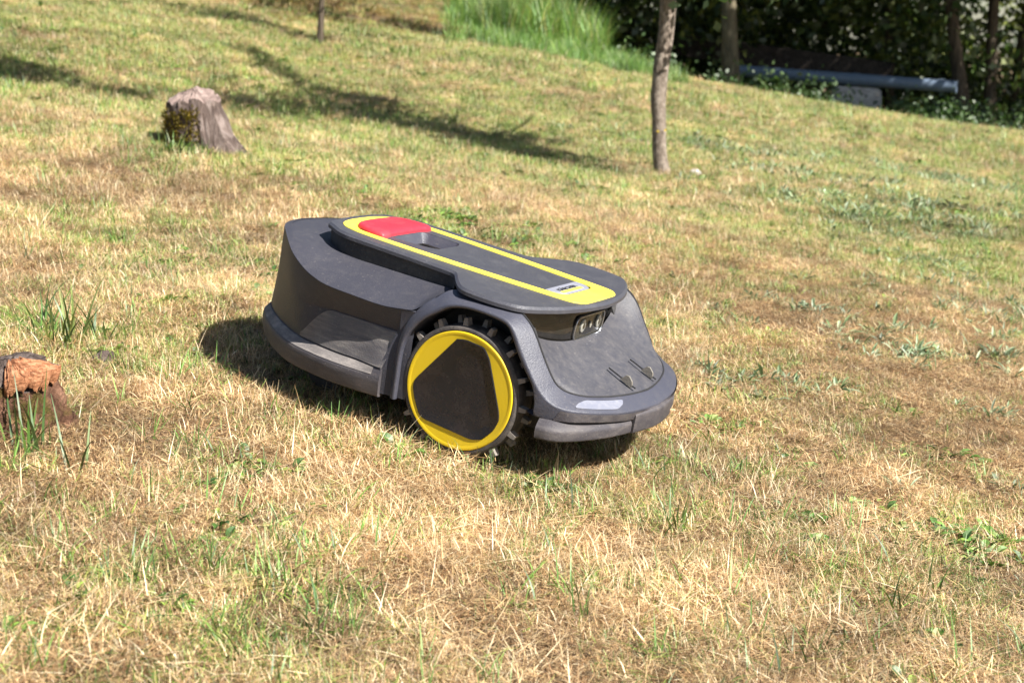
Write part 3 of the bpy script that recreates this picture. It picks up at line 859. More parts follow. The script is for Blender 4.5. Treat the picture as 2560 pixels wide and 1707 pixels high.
# --- front bumper: two side wings and a raised middle piece
FO = [(.152, -.2465), (.172, -.2440), (.190, -.2320), (.2125, -.197), (.2330, -.148), (.2430, -.110), (.2510, -.068), (.2570, -.030), (.2590, 0)]
fo = cr([(x, y, 0) for x, y in FO], 8)[:, :2]
fn = normals2(fo)
if fn[-1][0] > 0: fn = -fn
def bumper_rows(sel, ztop, zin, proud):
    rings = []
    for i in sel:
        o = fo[i]; n = fn[i]
        p = [np.array([*(o + n * .022), zin]), np.array([*(o + n * .013), zin]), np.array([*(o - n * proud * .2 + n * .002), ztop]), np.array([*(o - n * proud), ztop - .006]), np.array([*(o - n * proud * .8), .0865]), np.array([*(o + n * .012), .083]), np.array([*(o + n * .03), .085])]
        rings.append(fillet(p, .0032, 3))
    return rings
cut = int(np.argmin(np.abs(fo[:, 1] + .083)))
for sgn in (1, -1):
    rings = bumper_rows(range(0, cut + 1), .1090, .1175, .003)
    mb = MB(); mb.loft([np.array(r) * np.array([1, sgn, 1]) for r in rings], cap0=True, cap1=True)
    mb.build('front_bumper_wing', M['bumper'], mower, 30)
a = np.array(bumper_rows(range(cut, len(fo)), .1245, .1285, .0075)); a[0] += np.array([0, .0014, 0])
full = np.concatenate([a, (a[::-1] * np.array([1, -1, 1]))[1:]], 0)
mb = MB(); mb.loft(list(full), cap0=True, cap1=True); mb.build('front_bumper_middle', M['bumper'], mower, 30)

# --- charging contacts in the hood
def hood_z(x):
    return float(np.interp(x, [.107, .115, .135, .165, .20, .225, .238], [.2065, .2015, .1905, .1745, .159, .1495, .144]))
def contact(y0):
    t = np.array([.060, 0, -.0262]); t /= np.linalg.norm(t); n = np.array([-t[2], 0, t[0]]); w = np.array([0, 1, 0.])
    c = np.array([.205, y0, hood_z(.205) + .0062 * (abs(y0) / .05)])
    R3 = np.stack([t, w, n], 1)
    mb = MB(); mb.box(c + n * .0012, (.029, .0017, .0009), R3)
    base = mb.build('contact_slot', M['groove'], mower)
    mb = MB()
    prof = [(-.002, -.002), (.004, .0105), (.009, .0122), (.018, .0075), (.0225, .0005), (.0215, -.003)]
    mb.loft([[c + t * a2 + n * h + w * q for a2, h in prof] for q in (-.0022, .0022)], closed=True, cap0=True, cap1=True)
    mb.build('contact_blade', M['blade'], base, 20)
    mb = MB(); mb.box(c - t * .012 + n * .0014, (.009, .0010, .0012), R3); mb.box(c - t * .026 + n * .0014, (.003, .0016, .0012), R3)
    mb.build('contact_spring', M['hood'], base)
contact(-.046); contact(.046)

# --- lid
lid_half = [(-.398, 0), (-.396, -.05), (-.3875, -.094), (-.370, -.105), (-.345, -.124), (-.318, -.1335), (-.29, -.1335), (-.18, -.1345), (-.110, -.1375), (-.093, -.1395), (-.084, -.149), (-.062, -.183), (-.040, -.2115), (-.026, -.2215),
            (.0, -.2255), (.035, -.2250), (.066, -.218), (.082, -.2080), (.097, -.183), (.117, -.137), (.1315, -.083), (.1385, -.035), (.1405, 0)]
def rounded(P, r=.012, k=4):
    """round corners of a 2D half outline"""
    return np.array([p[:2] for p in fillet([(*p, 0) for p in P], r, k)])
lh = rounded(lid_half, .014, 4)
lo = np.vstack([lh, (lh[::-1] * np.array([1, -1]))[1:-1]])    # closed
def offset2(P, d):
    P = np.asarray(P); T = np.roll(P, -1, 0) - np.roll(P, 1, 0); T /= np.linalg.norm(T, axis=1)[:, None]
    n = np.stack([-T[:, 1], T[:, 0]], 1)
    A = .5 * np.sum(P[:, 0] * np.roll(P[:, 1], -1) - np.roll(P[:, 0], -1) * P[:, 1])
    return P + n * d * (1 if A > 0 else -1)                 # positive = inside
recess = [(-.272, -.050), (-.262, -.0545), (-.240, -.0545), (-.196, -.040), (-.187, -.034), (-.1865, .036), (-.195, .055), (-.262, .055), (-.274, .047)]
rec = np.array([p[:2] for p in fillet([(*p, 0) for p in recess + [recess[0]]], .006, 3)])[:-1]
def slab(name, outer, holes, h0, h1, mat, bev=.002, parent=mower, crown=0.0):
    """flat plate on the lid plane with a bevelled rim and holes"""
    bm = bmesh.new()
    def z(p, h): return (p[0], p[1], ZT(p[0], h))
    o0 = [bm.verts.new(z(p, h0)) for p in outer]
    o1 = [bm.verts.new(z(p, h1 - bev)) for p in outer]
    o2 = [bm.verts.new(z(p, h1)) for p in offset2(outer, bev)]
    n = len(outer)
    for a_, b2 in ((o0, o1), (o1, o2)):
        for i in range(n): bm.faces.new((a_[i], a_[(i + 1) % n], b2[(i + 1) % n], b2[i]))
    edges = [bm.edges.get((o2[i], o2[(i + 1) % n])) for i in range(n)]
    for H in holes:
        m_ = len(H)
        i2 = [bm.verts.new(z(p, h1)) for p in offset2(H, -.0008)]; i0 = [bm.verts.new(z(p, h0)) for p in H]
        for i in range(m_): bm.faces.new((i2[i], i2[(i + 1) % m_], i0[(i + 1) % m_], i0[i]))
        edges += [bm.edges.get((i2[i], i2[(i + 1) % m_])) for i in range(m_)]
    bmesh.ops.triangle_fill(bm, use_beauty=True, use_dissolve=False, edges=edges, normal=(0, 0, 1))
    me = bpy.data.meshes.new(name); bm.to_mesh(me); bm.free(); finish(me, 25); me.materials.append(mat)
    o = bpy.data.objects.new(name, me); COL.objects.link(o); o.parent = parent
    return o
yo_half = [(-.3795, 0), (-.378, -.040), (-.370, -.072), (-.352, -.092), (-.322, -.1015), (-.27, -.1045), (-.2, -.1040), (-.1, -.1005), (0, -.0945), (.085, -.0880), (.112, -.0830), (.1265, -.062), (.1275, 0)]
yi_half = [(-.3450, 0), (-.3440, -.045), (-.338, -.070), (-.322, -.0845), (-.28, -.0860), (-.2, -.0840), (-.1, -.0780), (0, -.0700), (.060, -.0640), (.078, -.056), (.0835, -.045), (.0838, 0)]
yo = rounded(yo_half, .012, 4); yi = rounded(yi_half, .008, 4)
yo = np.vstack([yo, (yo[::-1] * np.array([1, -1]))[1:-1]]); yi = np.vstack([yi, (yi[::-1] * np.array([1, -1]))[1:-1]])
slab('lid', lo, [yi], -.010, 0, M['lid'], .0042)
slab('stripe_loop', yo, [yi], -.001, .0016, M['yellow'], .0008)
panel = offset2(yi, .0012)
slab('centre_panel', panel, [rec], -.012, .0006, M['lid'], .0010)
# handle recess: walls and a dusty floor with a dark slot round it
mb = MB(); rin = offset2(rec, .009)
mb.loft([[(p[0], p[1], ZT(p[0], .0)) for p in rec], [(p[0], p[1], ZT(p[0], -.004)) for p in offset2(rec, .0025)], [(p[0], p[1], ZT(p[0], -.0175)) for p in rin], [(p[0], p[1], ZT(p[0], -.021)) for p in offset2(rec, .007)]], closed=True)
mb.build('handle_recess', M['arch'], mower, 50)
mb = MB(); mb.loft([[(p[0], p[1], ZT(p[0], -.030)) for p in offset2(rec, -.006)], [(p[0], p[1], ZT(p[0], -.0295)) for p in offset2(rec, .02)]], closed=True, cap1=True)
mb.build('recess_floor', M['floor'], mower)
# wall beneath the lid
wh = [p for p in lid_half if p[0] < -.05]
wr = rounded(wh, .010, 3)
rows = []
for p in wr:
    c = np.array([min(0.0, -.38 + .30) if False else p[0], p[1]])
    d = np.array([-.2, 0]) - p; d /= np.linalg.norm(d)
    q = p + d * .005 if abs(p[1]) > .01 else p + np.array([.006, 0])
    rows.append([(q[0], q[1], ZT(q[0], -.006)), (q[0] + d[0] * .001, q[1] + d[1] * .001, ZT(q[0], -.014)), (q[0] + d[0] * .003, q[1] + d[1] * .003, .262)])
rows = rows[::-1]
rows = rows + [[(a2[0], -a2[1], a2[2]) for a2 in r] for r in rows[::-1][1:]]
mb = MB(); mb.loft(rows); mb.build('lid_wall', M['gloss'] if False else M['underside'], mower, 30)
# badge
def dk(x, y, h): return (x, y, ZT(x, h))
bp = np.array([(.046, -.0600), (.060, -.0600), (.0735, -.055), (.0805, -.044), (.0812, .044), (.0735, .055), (.060, .0600), (.046, .0600)])
bd = slab('badge_plate', np.array([p[:2] for p in fillet([(*p, 0) for p in bp] + [(*bp[0], 0)], .004, 2)])[:-1], [], .0, .0015, M['plate'], .0006)
def text_mesh(body, size, name, mat, parent, origin, bold=.0):
    cu = bpy.data.curves.new('t', 'FONT'); cu.body = body; cu.size = size; cu.extrude = .00015; cu.offset = bold; cu.space_character = 1.02; cu.align_x = 'CENTER'
    to = bpy.data.objects.new('t', cu); COL.objects.link(to)
    dg = bpy.context.evaluated_depsgraph_get(); dg.update()
    me = bpy.data.meshes.new_from_object(to.evaluated_get(dg)); bpy.data.objects.remove(to)
    # text x -> +Y (towards the far side), text y -> -X (towards the rear)
    for v in me.vertices:
        x, y, z_ = v.co; v.co = dk(origin[0] - y, origin[1] + x * 1.25, .0019 + z_)
    me.materials.clear(); me.materials.append(mat)
    o = bpy.data.objects.new(name, me); COL.objects.link(o); o.parent = parent; me.name = name
text_mesh('KÄRCHER', .0125, 'badge_lettering', M['ink'], bd, (.0655, -.006), .0004)
mb = MB(); mb.loft([[dk(.0675, -.046, .0014), dk(.0745, -.046, .0014), dk(.0745, .034, .0014), dk(.0675, .034, .0014)], [dk(.0678, -.0455, .0022), dk(.0742, -.0455, .0022), dk(.0742, .0335, .0022), dk(.0678, .0335, .0022)]], closed=True, cap1=True)
mb.build('badge_bar', M['yellow'], bd)
# stop button
bh = [(-.3440, 0), (-.3425, -.040), (-.336, -.068), (-.318, -.0845), (-.292, -.0925), (-.2625, -.0945), (-.2535, -.092), (-.2520, -.075), (-.2555, -.060), (-.2565, 0)]
bt = [(-.3340, 0), (-.3330, -.038), (-.3270, -.062), (-.3110, -.0770), (-.292, -.0825), (-.2740, -.0840), (-.2690, -.080), (-.2680, -.068), (-.2690, -.050), (-.2700, 0)]
bh = [(-.350 + (x + .344) * .85, y * .90) for x, y in bh]; bt = [(-.350 + (x + .344) * .85, y * .90) for x, y in bt]
B0 = cr([(*p, 0) for p in bh], 5)[:, :2]; B1 = cr([(*p, 0) for p in bt], 5)[:, :2]
cl = lambda P: np.vstack([P, (P[::-1] * np.array([1, -1]))[1:-1]])
B0, B1 = cl(B0), cl(B1)
mb = MB(); rings = [[dk(*p, .0005) for p in B0], [dk(*p, .0035) for p in B0]]
for t in (.25, .5, .75, 1):
    a2 = math.sin(t * math.pi / 2); c2 = 1 - math.cos(t * math.pi / 2)
    P = B0 * (1 - c2) + B1 * c2
    rings.append([dk(*p, .0035 + .0068 * a2) for p in P])
P = B1 * .6 + B1.mean(0) * .4; rings.append([dk(*p,   .0110) for p in P]); P = B1 * .1 + B1.mean(0) * .9; rings.append([dk(*p, .0112) for p in P])
mb.loft(rings, closed=True, cap1=True); mb.build('stop_button', M['red'], mower, 38)

# --- wheels
def wheel(sgn):
    c = np.array([0, -.232 * sgn, .122])
    def ring(r, y, n=96, a0=0): return [(c[0] + r * math.sin(2 * math.pi * i / n + a0), c[1] + y * sgn, c[2] + r * math.cos(2 * math.pi * i / n + a0)) for i in range(n)]
    mb = MB()
    mb.loft([ring(.099, .002), ring(.0995, -.0015), ring(.102, -.0025), ring(.1050, -.002), ring(.1085, .002), ring(.1092, .010), ring(.1092, .050), ring(.106, .056), ring(.09, .058)], closed=True)
    mb.loft([ring(.09, .058), ring(.04, .05)], closed=True, cap1=True)
    w = mb.build('wheel', M['rubber'], mower, 30)
    # tread studs: an outer and an inner staggered row
    stud = None
    for row, (y0, y1, ph) in enumerate(((.003, .018, .0), (.024, .044, math.pi / 15))):
        for i in range(15):
            a = 2 * math.pi * i / 15 + ph - .07
            if stud is None:
                m_ = MB(); prof = [(.0048, .1075), (.0036, .1170), (.0030, .1215)]
                ringsS = []
                for (hw, r) in prof:
                    k2 = .0012 if r > .12 else 0
                    ringsS.append([(-hw, -.0075 + k2, r), (hw, -.0075 + k2, r), (hw, .0075 - k2, r), (-hw, .0075 - k2, r)])
                m_.loft(ringsS, closed=True, cap0=True, cap1=True)
                stud = m_.build('stud', M['stud'], w, 20); o = stud
            else:
                o = stud.copy(); COL.objects.link(o); o.parent = w
            o.location = (c[0], c[1] + (y0 + y1) / 2 * sgn, c[2]); o.rotation_euler = (0, a, 0)
    hexo = [(-.0163, .2070), (.0007, .2098), (.0358, .2048), (.0480, .1884), (.0782, .1069), (.0806, .0919), (.0724, .0722), (.0536, .0520), (.0340, .0474), (-.0585, .0585), (-.0690, .0640), (-.0826, .0923), (-.0874, .1107), (-.0831, .1235)]
    hexi = [(-.0120, .1880), (.0007, .1905), (.0270, .1890), (.0350, .1753), (.0600, .1069), (.0640, .0935), (.0585, .0790), (.0480, .0690), (.0340, .0680), (-.0440, .0790), (-.0530, .0840), (-.0620, .0960), (-.0660, .1080), (-.0630, .1180)]
    def hx(P, y, k=1.0):
        Q = np.array([p[:2] for p in fillet([((x) * k, (z_ - .122) * k, 0) for x, z_ in P] + [(P[0][0] * k, (P[0][1] - .122) * k, 0)], .006, 3)])[:-1]
        return [(c[0] + p[0], c[1] + y * sgn, c[2] + p[1]) for p in Q]
    # yellow rim: annulus between the round edge and the three-lobed cap
    hq = np.array(hx(hexo, -.0024, .99)); ang = np.arctan2(hq[:, 0] - c[0], hq[:, 2] - c[2])
    def rr_(r, y): return [(c[0] + r * math.sin(a), c[1] + y * sgn, c[2] + r * math.cos(a)) for a in ang_d]
    # densify
    Hd = []; m2 = len(hq)
    for i in range(m2):
        p, q = hq[i], hq[(i + 1) % m2]; k = max(1, int(np.linalg.norm(q - p) / .004))
        for t in range(k): Hd.append(p + (q - p) * t / k)
    Hd = np.array(Hd); ang_d = np.arctan2(Hd[:, 0] - c[0], Hd[:, 2] - c[2])
    mb = MB(); inner_low = Hd.copy(); inner_low[:, 1] = c[1] + .004 * sgn
    mb.loft([rr_(.0995, .004), rr_(.0995, -.0022), rr_(.0980, -.0036), rr_(.0950, -.0038), rr_(.0922, -.0030)], closed=True)
    lip = np.array(rr_(.0922, -.0030)); d_ = np.linalg.norm(Hd - c, axis=1)
    mid = np.array([h if np.linalg.norm(h - c) < .0915 else c + (h - c) / np.linalg.norm(h - c) * .0915 for h in Hd])
    mb.loft([list(lip), [tuple(v) for v in mid], [tuple(v) for v in inner_low * .5 + mid * .5 + 0 * mid]], closed=True)
    mb.build('rim', M['rim_yellow'], w, 22)
    mb = MB(); mb.loft([hx(hexo, .0, 1.0), hx(hexo, -.0036, 1.0), hx(hexo, -.0044, .985)], closed=True)
    mb.loft([hx(hexo, -.0044, .985), hx(hexi, -.0010)], closed=True, cap1=True)
    mb.build('hub_cap', M['cap'], w, 12)
    mb = MB(); 
    def ax(r, y): return [(c[0] + r * math.sin(2 * math.pi * i / 20), c[1] + y * sgn, c[2] + r * math.cos(2 * math.pi * i / 20)) for i in range(20)]
    mb.loft([ax(.022, .045), ax(.022, .10)], closed=True, cap1=True); mb.build('axle', M['underside'], w)
wheel(1); wheel(-1)
# rear castors
for sgn in (1, -1):
    c = np.array([-.36, -.07 * sgn, .045])
    mb = MB(); rg = lambda r, y: [(c[0] + r * math.sin(2 * math.pi * i / 24), c[1] + y, c[2] + r * math.cos(2 * math.pi * i / 24)) for i in range(24)]
    mb.loft([rg(.03, -.018), rg(.042, -.016), rg(.045, 0), rg(.042, .016), rg(.03, .018)], closed=True, cap0=True, cap1=True)
    k = mb.build('castor', M['rubber'], mower)
    mb = MB(); mb.box(c + np.array([.005, 0, .036]), (.016, .024, .012)); mb.build('castor_fork', M['underside'], k)

# ================================================================== BARK, WOOD, LEAVES
def bark(name, c0, c1, c2, scale=14, zs=.25, b_s=.8, dist=.01, moss=None, mossamt=0.0):
    m, nt, b = newmat(name)
    tc = N(nt, 'ShaderNodeTexCoord').outputs['Object']
    mp = N(nt, 'ShaderNodeMapping'); mp.inputs['Scale'].default_value = (1, 1, zs); nt.links.new(tc, mp.inputs[0])
    n1 = noise_tex(nt, scale, 7, .7, mp.outputs[0], .8)
    n2 = noise_tex(nt, scale * .25, 4, .6, tc)
    c = ramp(nt, n1, [(.3, c0), (.5, c1), (.72, c2)])
    if moss:
        r = N(nt, 'ShaderNodeMapRange'); r.inputs[1].default_value = .62 - mossamt; r.inputs[2].default_value = .72 - mossamt; nt.links.new(n2, r.inputs[0])
        c = mixc(nt, r.outputs[0], c, moss)
    nt.links.new(c, b.inputs['Base Color']); b.inputs['Roughness'].default_value = .9; b.inputs['Specular IOR Level'].default_value = .15
    bump(nt, b, n1, b_s, dist)
    return m
BARK_FRUIT = bark('fruit_tree_bark', (.06, .045, .035), (.20, .160, .125), (.40, .34, .28), 42, .6, 1, .012)
BARK_DARK = bark('dark_bark', (.03, .022, .018), (.09, .07, .05), (.19, .15, .11), 12, .2, 1, .02)
BARK_MID = bark('mossy_bark', (.05, .04, .028), (.13, .11, .07), (.24, .20, .13), 16, .3, .8, .02)
BARK_PALE = bark('pale_bark', (.14, .10, .07), (.30, .23, .16), (.46, .38, .27), 16, .3, .8, .02)
STUMPW = bark('weathered_stump_wood', (.035, .024, .020), (.13, .095, .080), (.32, .26, .23), 26, .22, 1, .03)
CUTW = bark('weathered_cut_wood', (.06, .045, .04), (.20, .145, .125), (.38, .30, .26), 18, 1, .8, .01)
STUMP_BARK = bark('stump_bark', (.03, .016, .010), (.17, .085, .052), (.40, .22, .14), 40, .6, 1, .03, (.12, .10, .02), .06)
ORANGEW = bark('broken_orange_wood', (.12, .045, .022), (.40, .175, .085), (.62, .34, .19), 60, 3, 1, .006)
MOSS = leaf_material('moss_leaves')
LEAF = leaf_material('tree_leaves', trans=.45)

def wood_tube(path, r, k=14, jitter=.03, seed=1):
    m_ = tube(path, r, k)
    rr = np.random.RandomState(seed)
    n = len(path)
    v = np.array(m_.v)
    for i in range(n):
        c = np.array(path[i], float)
        for q in range(k):
            a = v[i * k + q] - c
            v[i * k + q] = c + a * (1 + jitter * math.sin(q * 2.1 + i * .35 + seed) + rr.normal(0, jitter * .5))
    m_.v = [tuple(p) for p in v]
    return m_

def leaves_mesh(name, centers, radii, n, size, pal, mat=LEAF, parent=None, seed=0, flat=.8, clump=1.0):
    """many small leaf faces gathered in clumps"""
    r = np.random.RandomState(seed); centers = np.array(centers, float); radii = np.array(radii, float)
    w = radii ** 2.2; w /= w.sum()
    # sub-clumps
    nc = max(6, n // 28)
    ci = r.choice(len(centers), nc, p=w)
    d = r.normal(size=(nc, 3)); d /= np.linalg.norm(d, axis=1)[:, None]
    cc = centers[ci] + d * (radii[ci] * r.rand(nc) ** .4)[:, None] * np.array([1, 1, flat])
    li = r.randint(0, nc, n)
    p = cc[li] + r.normal(size=(n, 3)) * size * 1.7 * clump
    nn = r.normal(size=(n, 3)) + np.array([0, 0, .5]); nn /= np.linalg.norm(nn, axis=1)[:, None]
    t = np.cross(nn, r.normal(size=(n, 3))); t /= np.linalg.norm(t, axis=1)[:, None]; s_ = np.cross(nn, t)
    L = size * r.uniform(.6, 1.3, n)[:, None]
    v = np.stack([p - t * L * .5, p - t * L * .05 + s_ * L * .32 + nn * L * .06, p + t * L * .55, p - t * L * .05 - s_ * L * .32 + nn * L * .06], 1).reshape(-1, 3)
    me = bpy.data.meshes.new(name)
    me.vertices.add(4 * n); me.vertices.foreach_set('co', v.astype(np.float32).ravel())
    me.loops.add(4 * n); me.loops.foreach_set('vertex_index', np.arange(4 * n, dtype=np.int32))
    me.polygons.add(n); me.polygons.foreach_set('loop_start', np.arange(0, 4 * n, 4, dtype=np.int32)); me.polygons.foreach_set('loop_total', np.full(n, 4, np.int32))
    me.update(calc_edges=True)
    ca = me.color_attributes.new('col', 'FLOAT_COLOR', 'POINT')
    pc = np.array(pal)[r.randint(0, len(pal), nc)][li] * r.uniform(.8, 1.2, n)[:, None]
    c = np.ones((4 * n, 4), np.float32); c[:, :3] = np.repeat(pc, 4, 0); ca.data.foreach_set('color', c.ravel())
    me.materials.append(mat)
    o = bpy.data.objects.new(name, me); COL.objects.link(o); o.parent = parent
    return o

def branchy(path, r0, r1, n, L, seed, zlo=.35, up=.5):
    """trunk plus limbs in one woody mesh"""
    rr = random.Random(seed)
    path = np.array(path, float); out_ = MB(); tips = []
    rad = np.linspace(r0, r1, len(path)) if not hasattr(r0, '__len__') else r0
    t0 = wood_tube(path, rad, 14, .035, seed); out_.add(t0.v, t0.f)
    for i in range(n):
        k = int(len(path) * (zlo + (1 - zlo) * (i + .5) / n)); k = min(k, len(path) - 2)
        a = i * 2.4 + rr.uniform(-.5, .5); l = L * rr.uniform(.6, 1.1)
        d = np.array([math.cos(a), math.sin(a), up * rr.uniform(.6, 1.4)]); p = path[k].copy(); q = [p.copy()]
        for j in range(6):
            p = p + d * l / 6; d = d + np.array([rr.uniform(-.2, .2), rr.uniform(-.2, .2), .08]); q.append(p.copy())
        rb = min(rad[k] * .6, r1 * 3 + .004)
        m_ = tube(q, list(np.linspace(rb, rb * .2, 7)), 7); out_.add(m_.v, m_.f); tips.append(q[-1]); tips.append(q[3])
        for s2 in range(2):
            j = 2 + s2 * 2; a2 = a + rr.choice((-1, 1)) * rr.uniform(.5, 1.1)
            d2 = np.array([math.cos(a2), math.sin(a2), up * .8]); pp = q[j]; qq = [pp, pp + d2 * l * .22, pp + d2 * l * .42 + np.array([0, 0, .03])]
            m_ = tube(qq, [rb * .45, rb * .3, rb * .12], 6); out_.add(m_.v, m_.f); tips.append(qq[-1])
    return out_, tips

# --- young fruit tree right of centre, its crown above the frame
b0 = at_ground(1655, 436)
D = b0.y
def tp(px, py, dd=0.0): return tuple(at_depth(px, py, D + dd))
path = [(b0.x, b0.y, b0.z - .05), (b0.x, b0.y, b0.z + .01), tp(1651, 400), tp(1648, 350), tp(1647, 300), tp(1645, 250), tp(1649, 210), tp(1653, 170), tp(1660, 120), tp(1666, 70), tp(1669, 20), tp(1671, -30), tp(1668, -80), tp(1675, -180), tp(1690, -320)]
pr = [.048, .040, .0355, .0345, .035, .0365, .0375, .0385, .0385, .037, .0385, .036, .034, .028, .020]
root = empty('fruit_tree', b0)
path_l = [np.array(p) - np.array(b0) for p in path]
PD = np.array(path_l); prd = pr
PDs = cr(PD, 4); prs = np.interp(np.arange(len(PDs)) / 4, np.arange(len(pr)), pr)
m_, tips = branchy(PDs, prs, .012, 7, 1.25, 5, .83, .5)
# the low fork showing at the top edge
fk = PDs[44]
for sx, l in ((-1, .5), (1, .7)):
    q = [PDs[41 if sx > 0 else 43], PDs[43] + np.array([sx * .06, 0, .035]), PDs[43] + np.array([sx * .20, -.03, .14]), PDs[43] + np.array([sx * .45, -.06, .40]), PDs[43] + np.array([sx * .8, -.1, .75])]
    mt = tube(q, [.014, .009, .008, .007, .003], 8); m_.add(mt.v, mt.f); tips += [q[-1], q[-2]]
m_.build('trunk', BARK_FRUIT, root, 60)
cent = [np.array(t) for t in tips]
cent = [c for c in cent if c[2] > 1.0]
# unseen crown, its leaf clusters placed to throw shade on the lawn
cs = cent + [np.array((-.55, -.15, 1.55)), np.array((.1, -.55, 1.75)), np.array((-.9, -.35, 1.85)), np.array((.6, -.2, 1.9)), np.array((-.3, -.7, 2.1)), np.array((-.2, .2, 2.3)), np.array((-1.35, -1.0, 1.75)), np.array((-1.9, -1.15, 1.7)), np.array((-1.0, -.6, 1.6)), np.array((-.2, -.3, 1.35)), np.array((-2.4, -1.0, 1.6))]
def sprays(targets, base):  # leaf clusters set up-sun of the spots they are to shade
    out_ = []; rad = []
    for px, py, h, r in targets:
        T = np.array(at_ground(px, py)); P = T + np.array(sdir) * (h / math.sin(SUN_EL))
        out_.append(P - np.array(base)); rad.append(r)
    return out_, rad
tg = [(1470, 424, .95, .10), (1420, 412, .95, .17), (1360, 398, 1.0, .22), (1290, 380, 1.0, .25), (1210, 362, 1.05, .27), (1130, 340, 1.1, .28), (1050, 318, 1.15, .28), (985, 298, 1.2, .28), (930, 272, 1.3, .28), (880, 248, 1.4, .24),
      (850, 285, 1.3, .22), (740, 275, 1.4, .24), (650, 268, 1.5, .24), (590, 262, 1.5, .16), (1330, 352, 1.2, .13), (1250, 340, 1.2, .12), (640, 140, 1.7, .13), (665, 165, 1.7, .15), (700, 192, 1.65, .18), (740, 225, 1.6, .20), (775, 250, 1.5, .18),
      (20, 165, 1.9, .22), (70, 192, 1.9, .22), (-40, 185, 1.9, .26), (270, 238, 1.6, .16), (340, 242, 1.6, .16), (530, 205, 1.7, .16), (0, 0, 1, .1), (0, 0, 1, .1)]
cs, rd = sprays(tg[:-2], b0)
leaves_mesh('crown', cs, rd, 9000, .055, [(.07, .14, .03), (.10, .19, .04), (.05, .11, .025)], LEAF, root, 3, .8, .8)
mb = MB()
for c in cs[::2]:
    a = PDs[46]; mid = (a + c) / 2 + np.array([0, 0, .25])
    mt = tube([a, a * .6 + mid * .4 + np.array([0, 0, .08]), mid, mid * .4 + c * .6, c], [.010, .008, .006, .004, .002], 6); mb.add(mt.v, mt.f)
mb.build('limb', BARK_FRUIT, root, 60)['kind'] = 'stuff'  # unseen limbs added to link the shade-casting clusters to the trunk
tag(root, 'young fruit tree with slender grey brown trunk standing on the lawn right of the mower', 'tree')
# dots of yellow lichen on the trunk
bl = MB()
for px, py in ((1645, 329), (1663, 326)):
    p = np.array(at_depth(px, py, D - .0385)) - np.array(b0); bl.box(p, (.0045, .002, .0035))
lc = bl.build('lichen', M['rim_yellow'], root); lc['kind'] = 'stuff'

# --- stake-thin sapling at the upper left
sb = at_ground(800, 116)
root = empty('sapling', sb)
DS = sb.y
path = [np.array(p) - np.array(sb) for p in [(sb.x, sb.y, sb.z - .05), tuple(at_depth(800, 100, DS)), tuple(at_depth(802, 60, DS)), tuple(at_depth(804, 20, DS)), tuple(at_depth(807, -30, DS)), tuple(at_depth(805, -120, DS)), tuple(at_depth(808, -260, DS))]]
m_, tips = branchy(cr(path, 4), .030, .012, 6, .6, 9, .7, .7)
m_.build('trunk', BARK_DARK, root, 60)
cs, rd = sprays([(720, 20, 1.6, .3), (770, 35, 1.6, .25), (850, 12, 1.5, .2), (860, 90, 1.5, .2), (905, 95, 1.5, .16), (940, 48, 1.5, .16), (1000, 62, 1.5, .2), (1050, 78, 1.5, .2), (1100, 92, 1.5, .22), (1140, 100, 1.5, .2), (880, 75, 1.5, .12)], sb)
leaves_mesh('crown', cs + tips, rd + [.15] * len(tips), 3300, .07, [(.08, .15, .03), (.11, .2, .05)], LEAF, root, 6, .7, .8)  # wide unseen clusters added to cast shade on the bank
tag(root, 'thin dark sapling trunk standing by the mossy bank at the upper left', 'sapling')

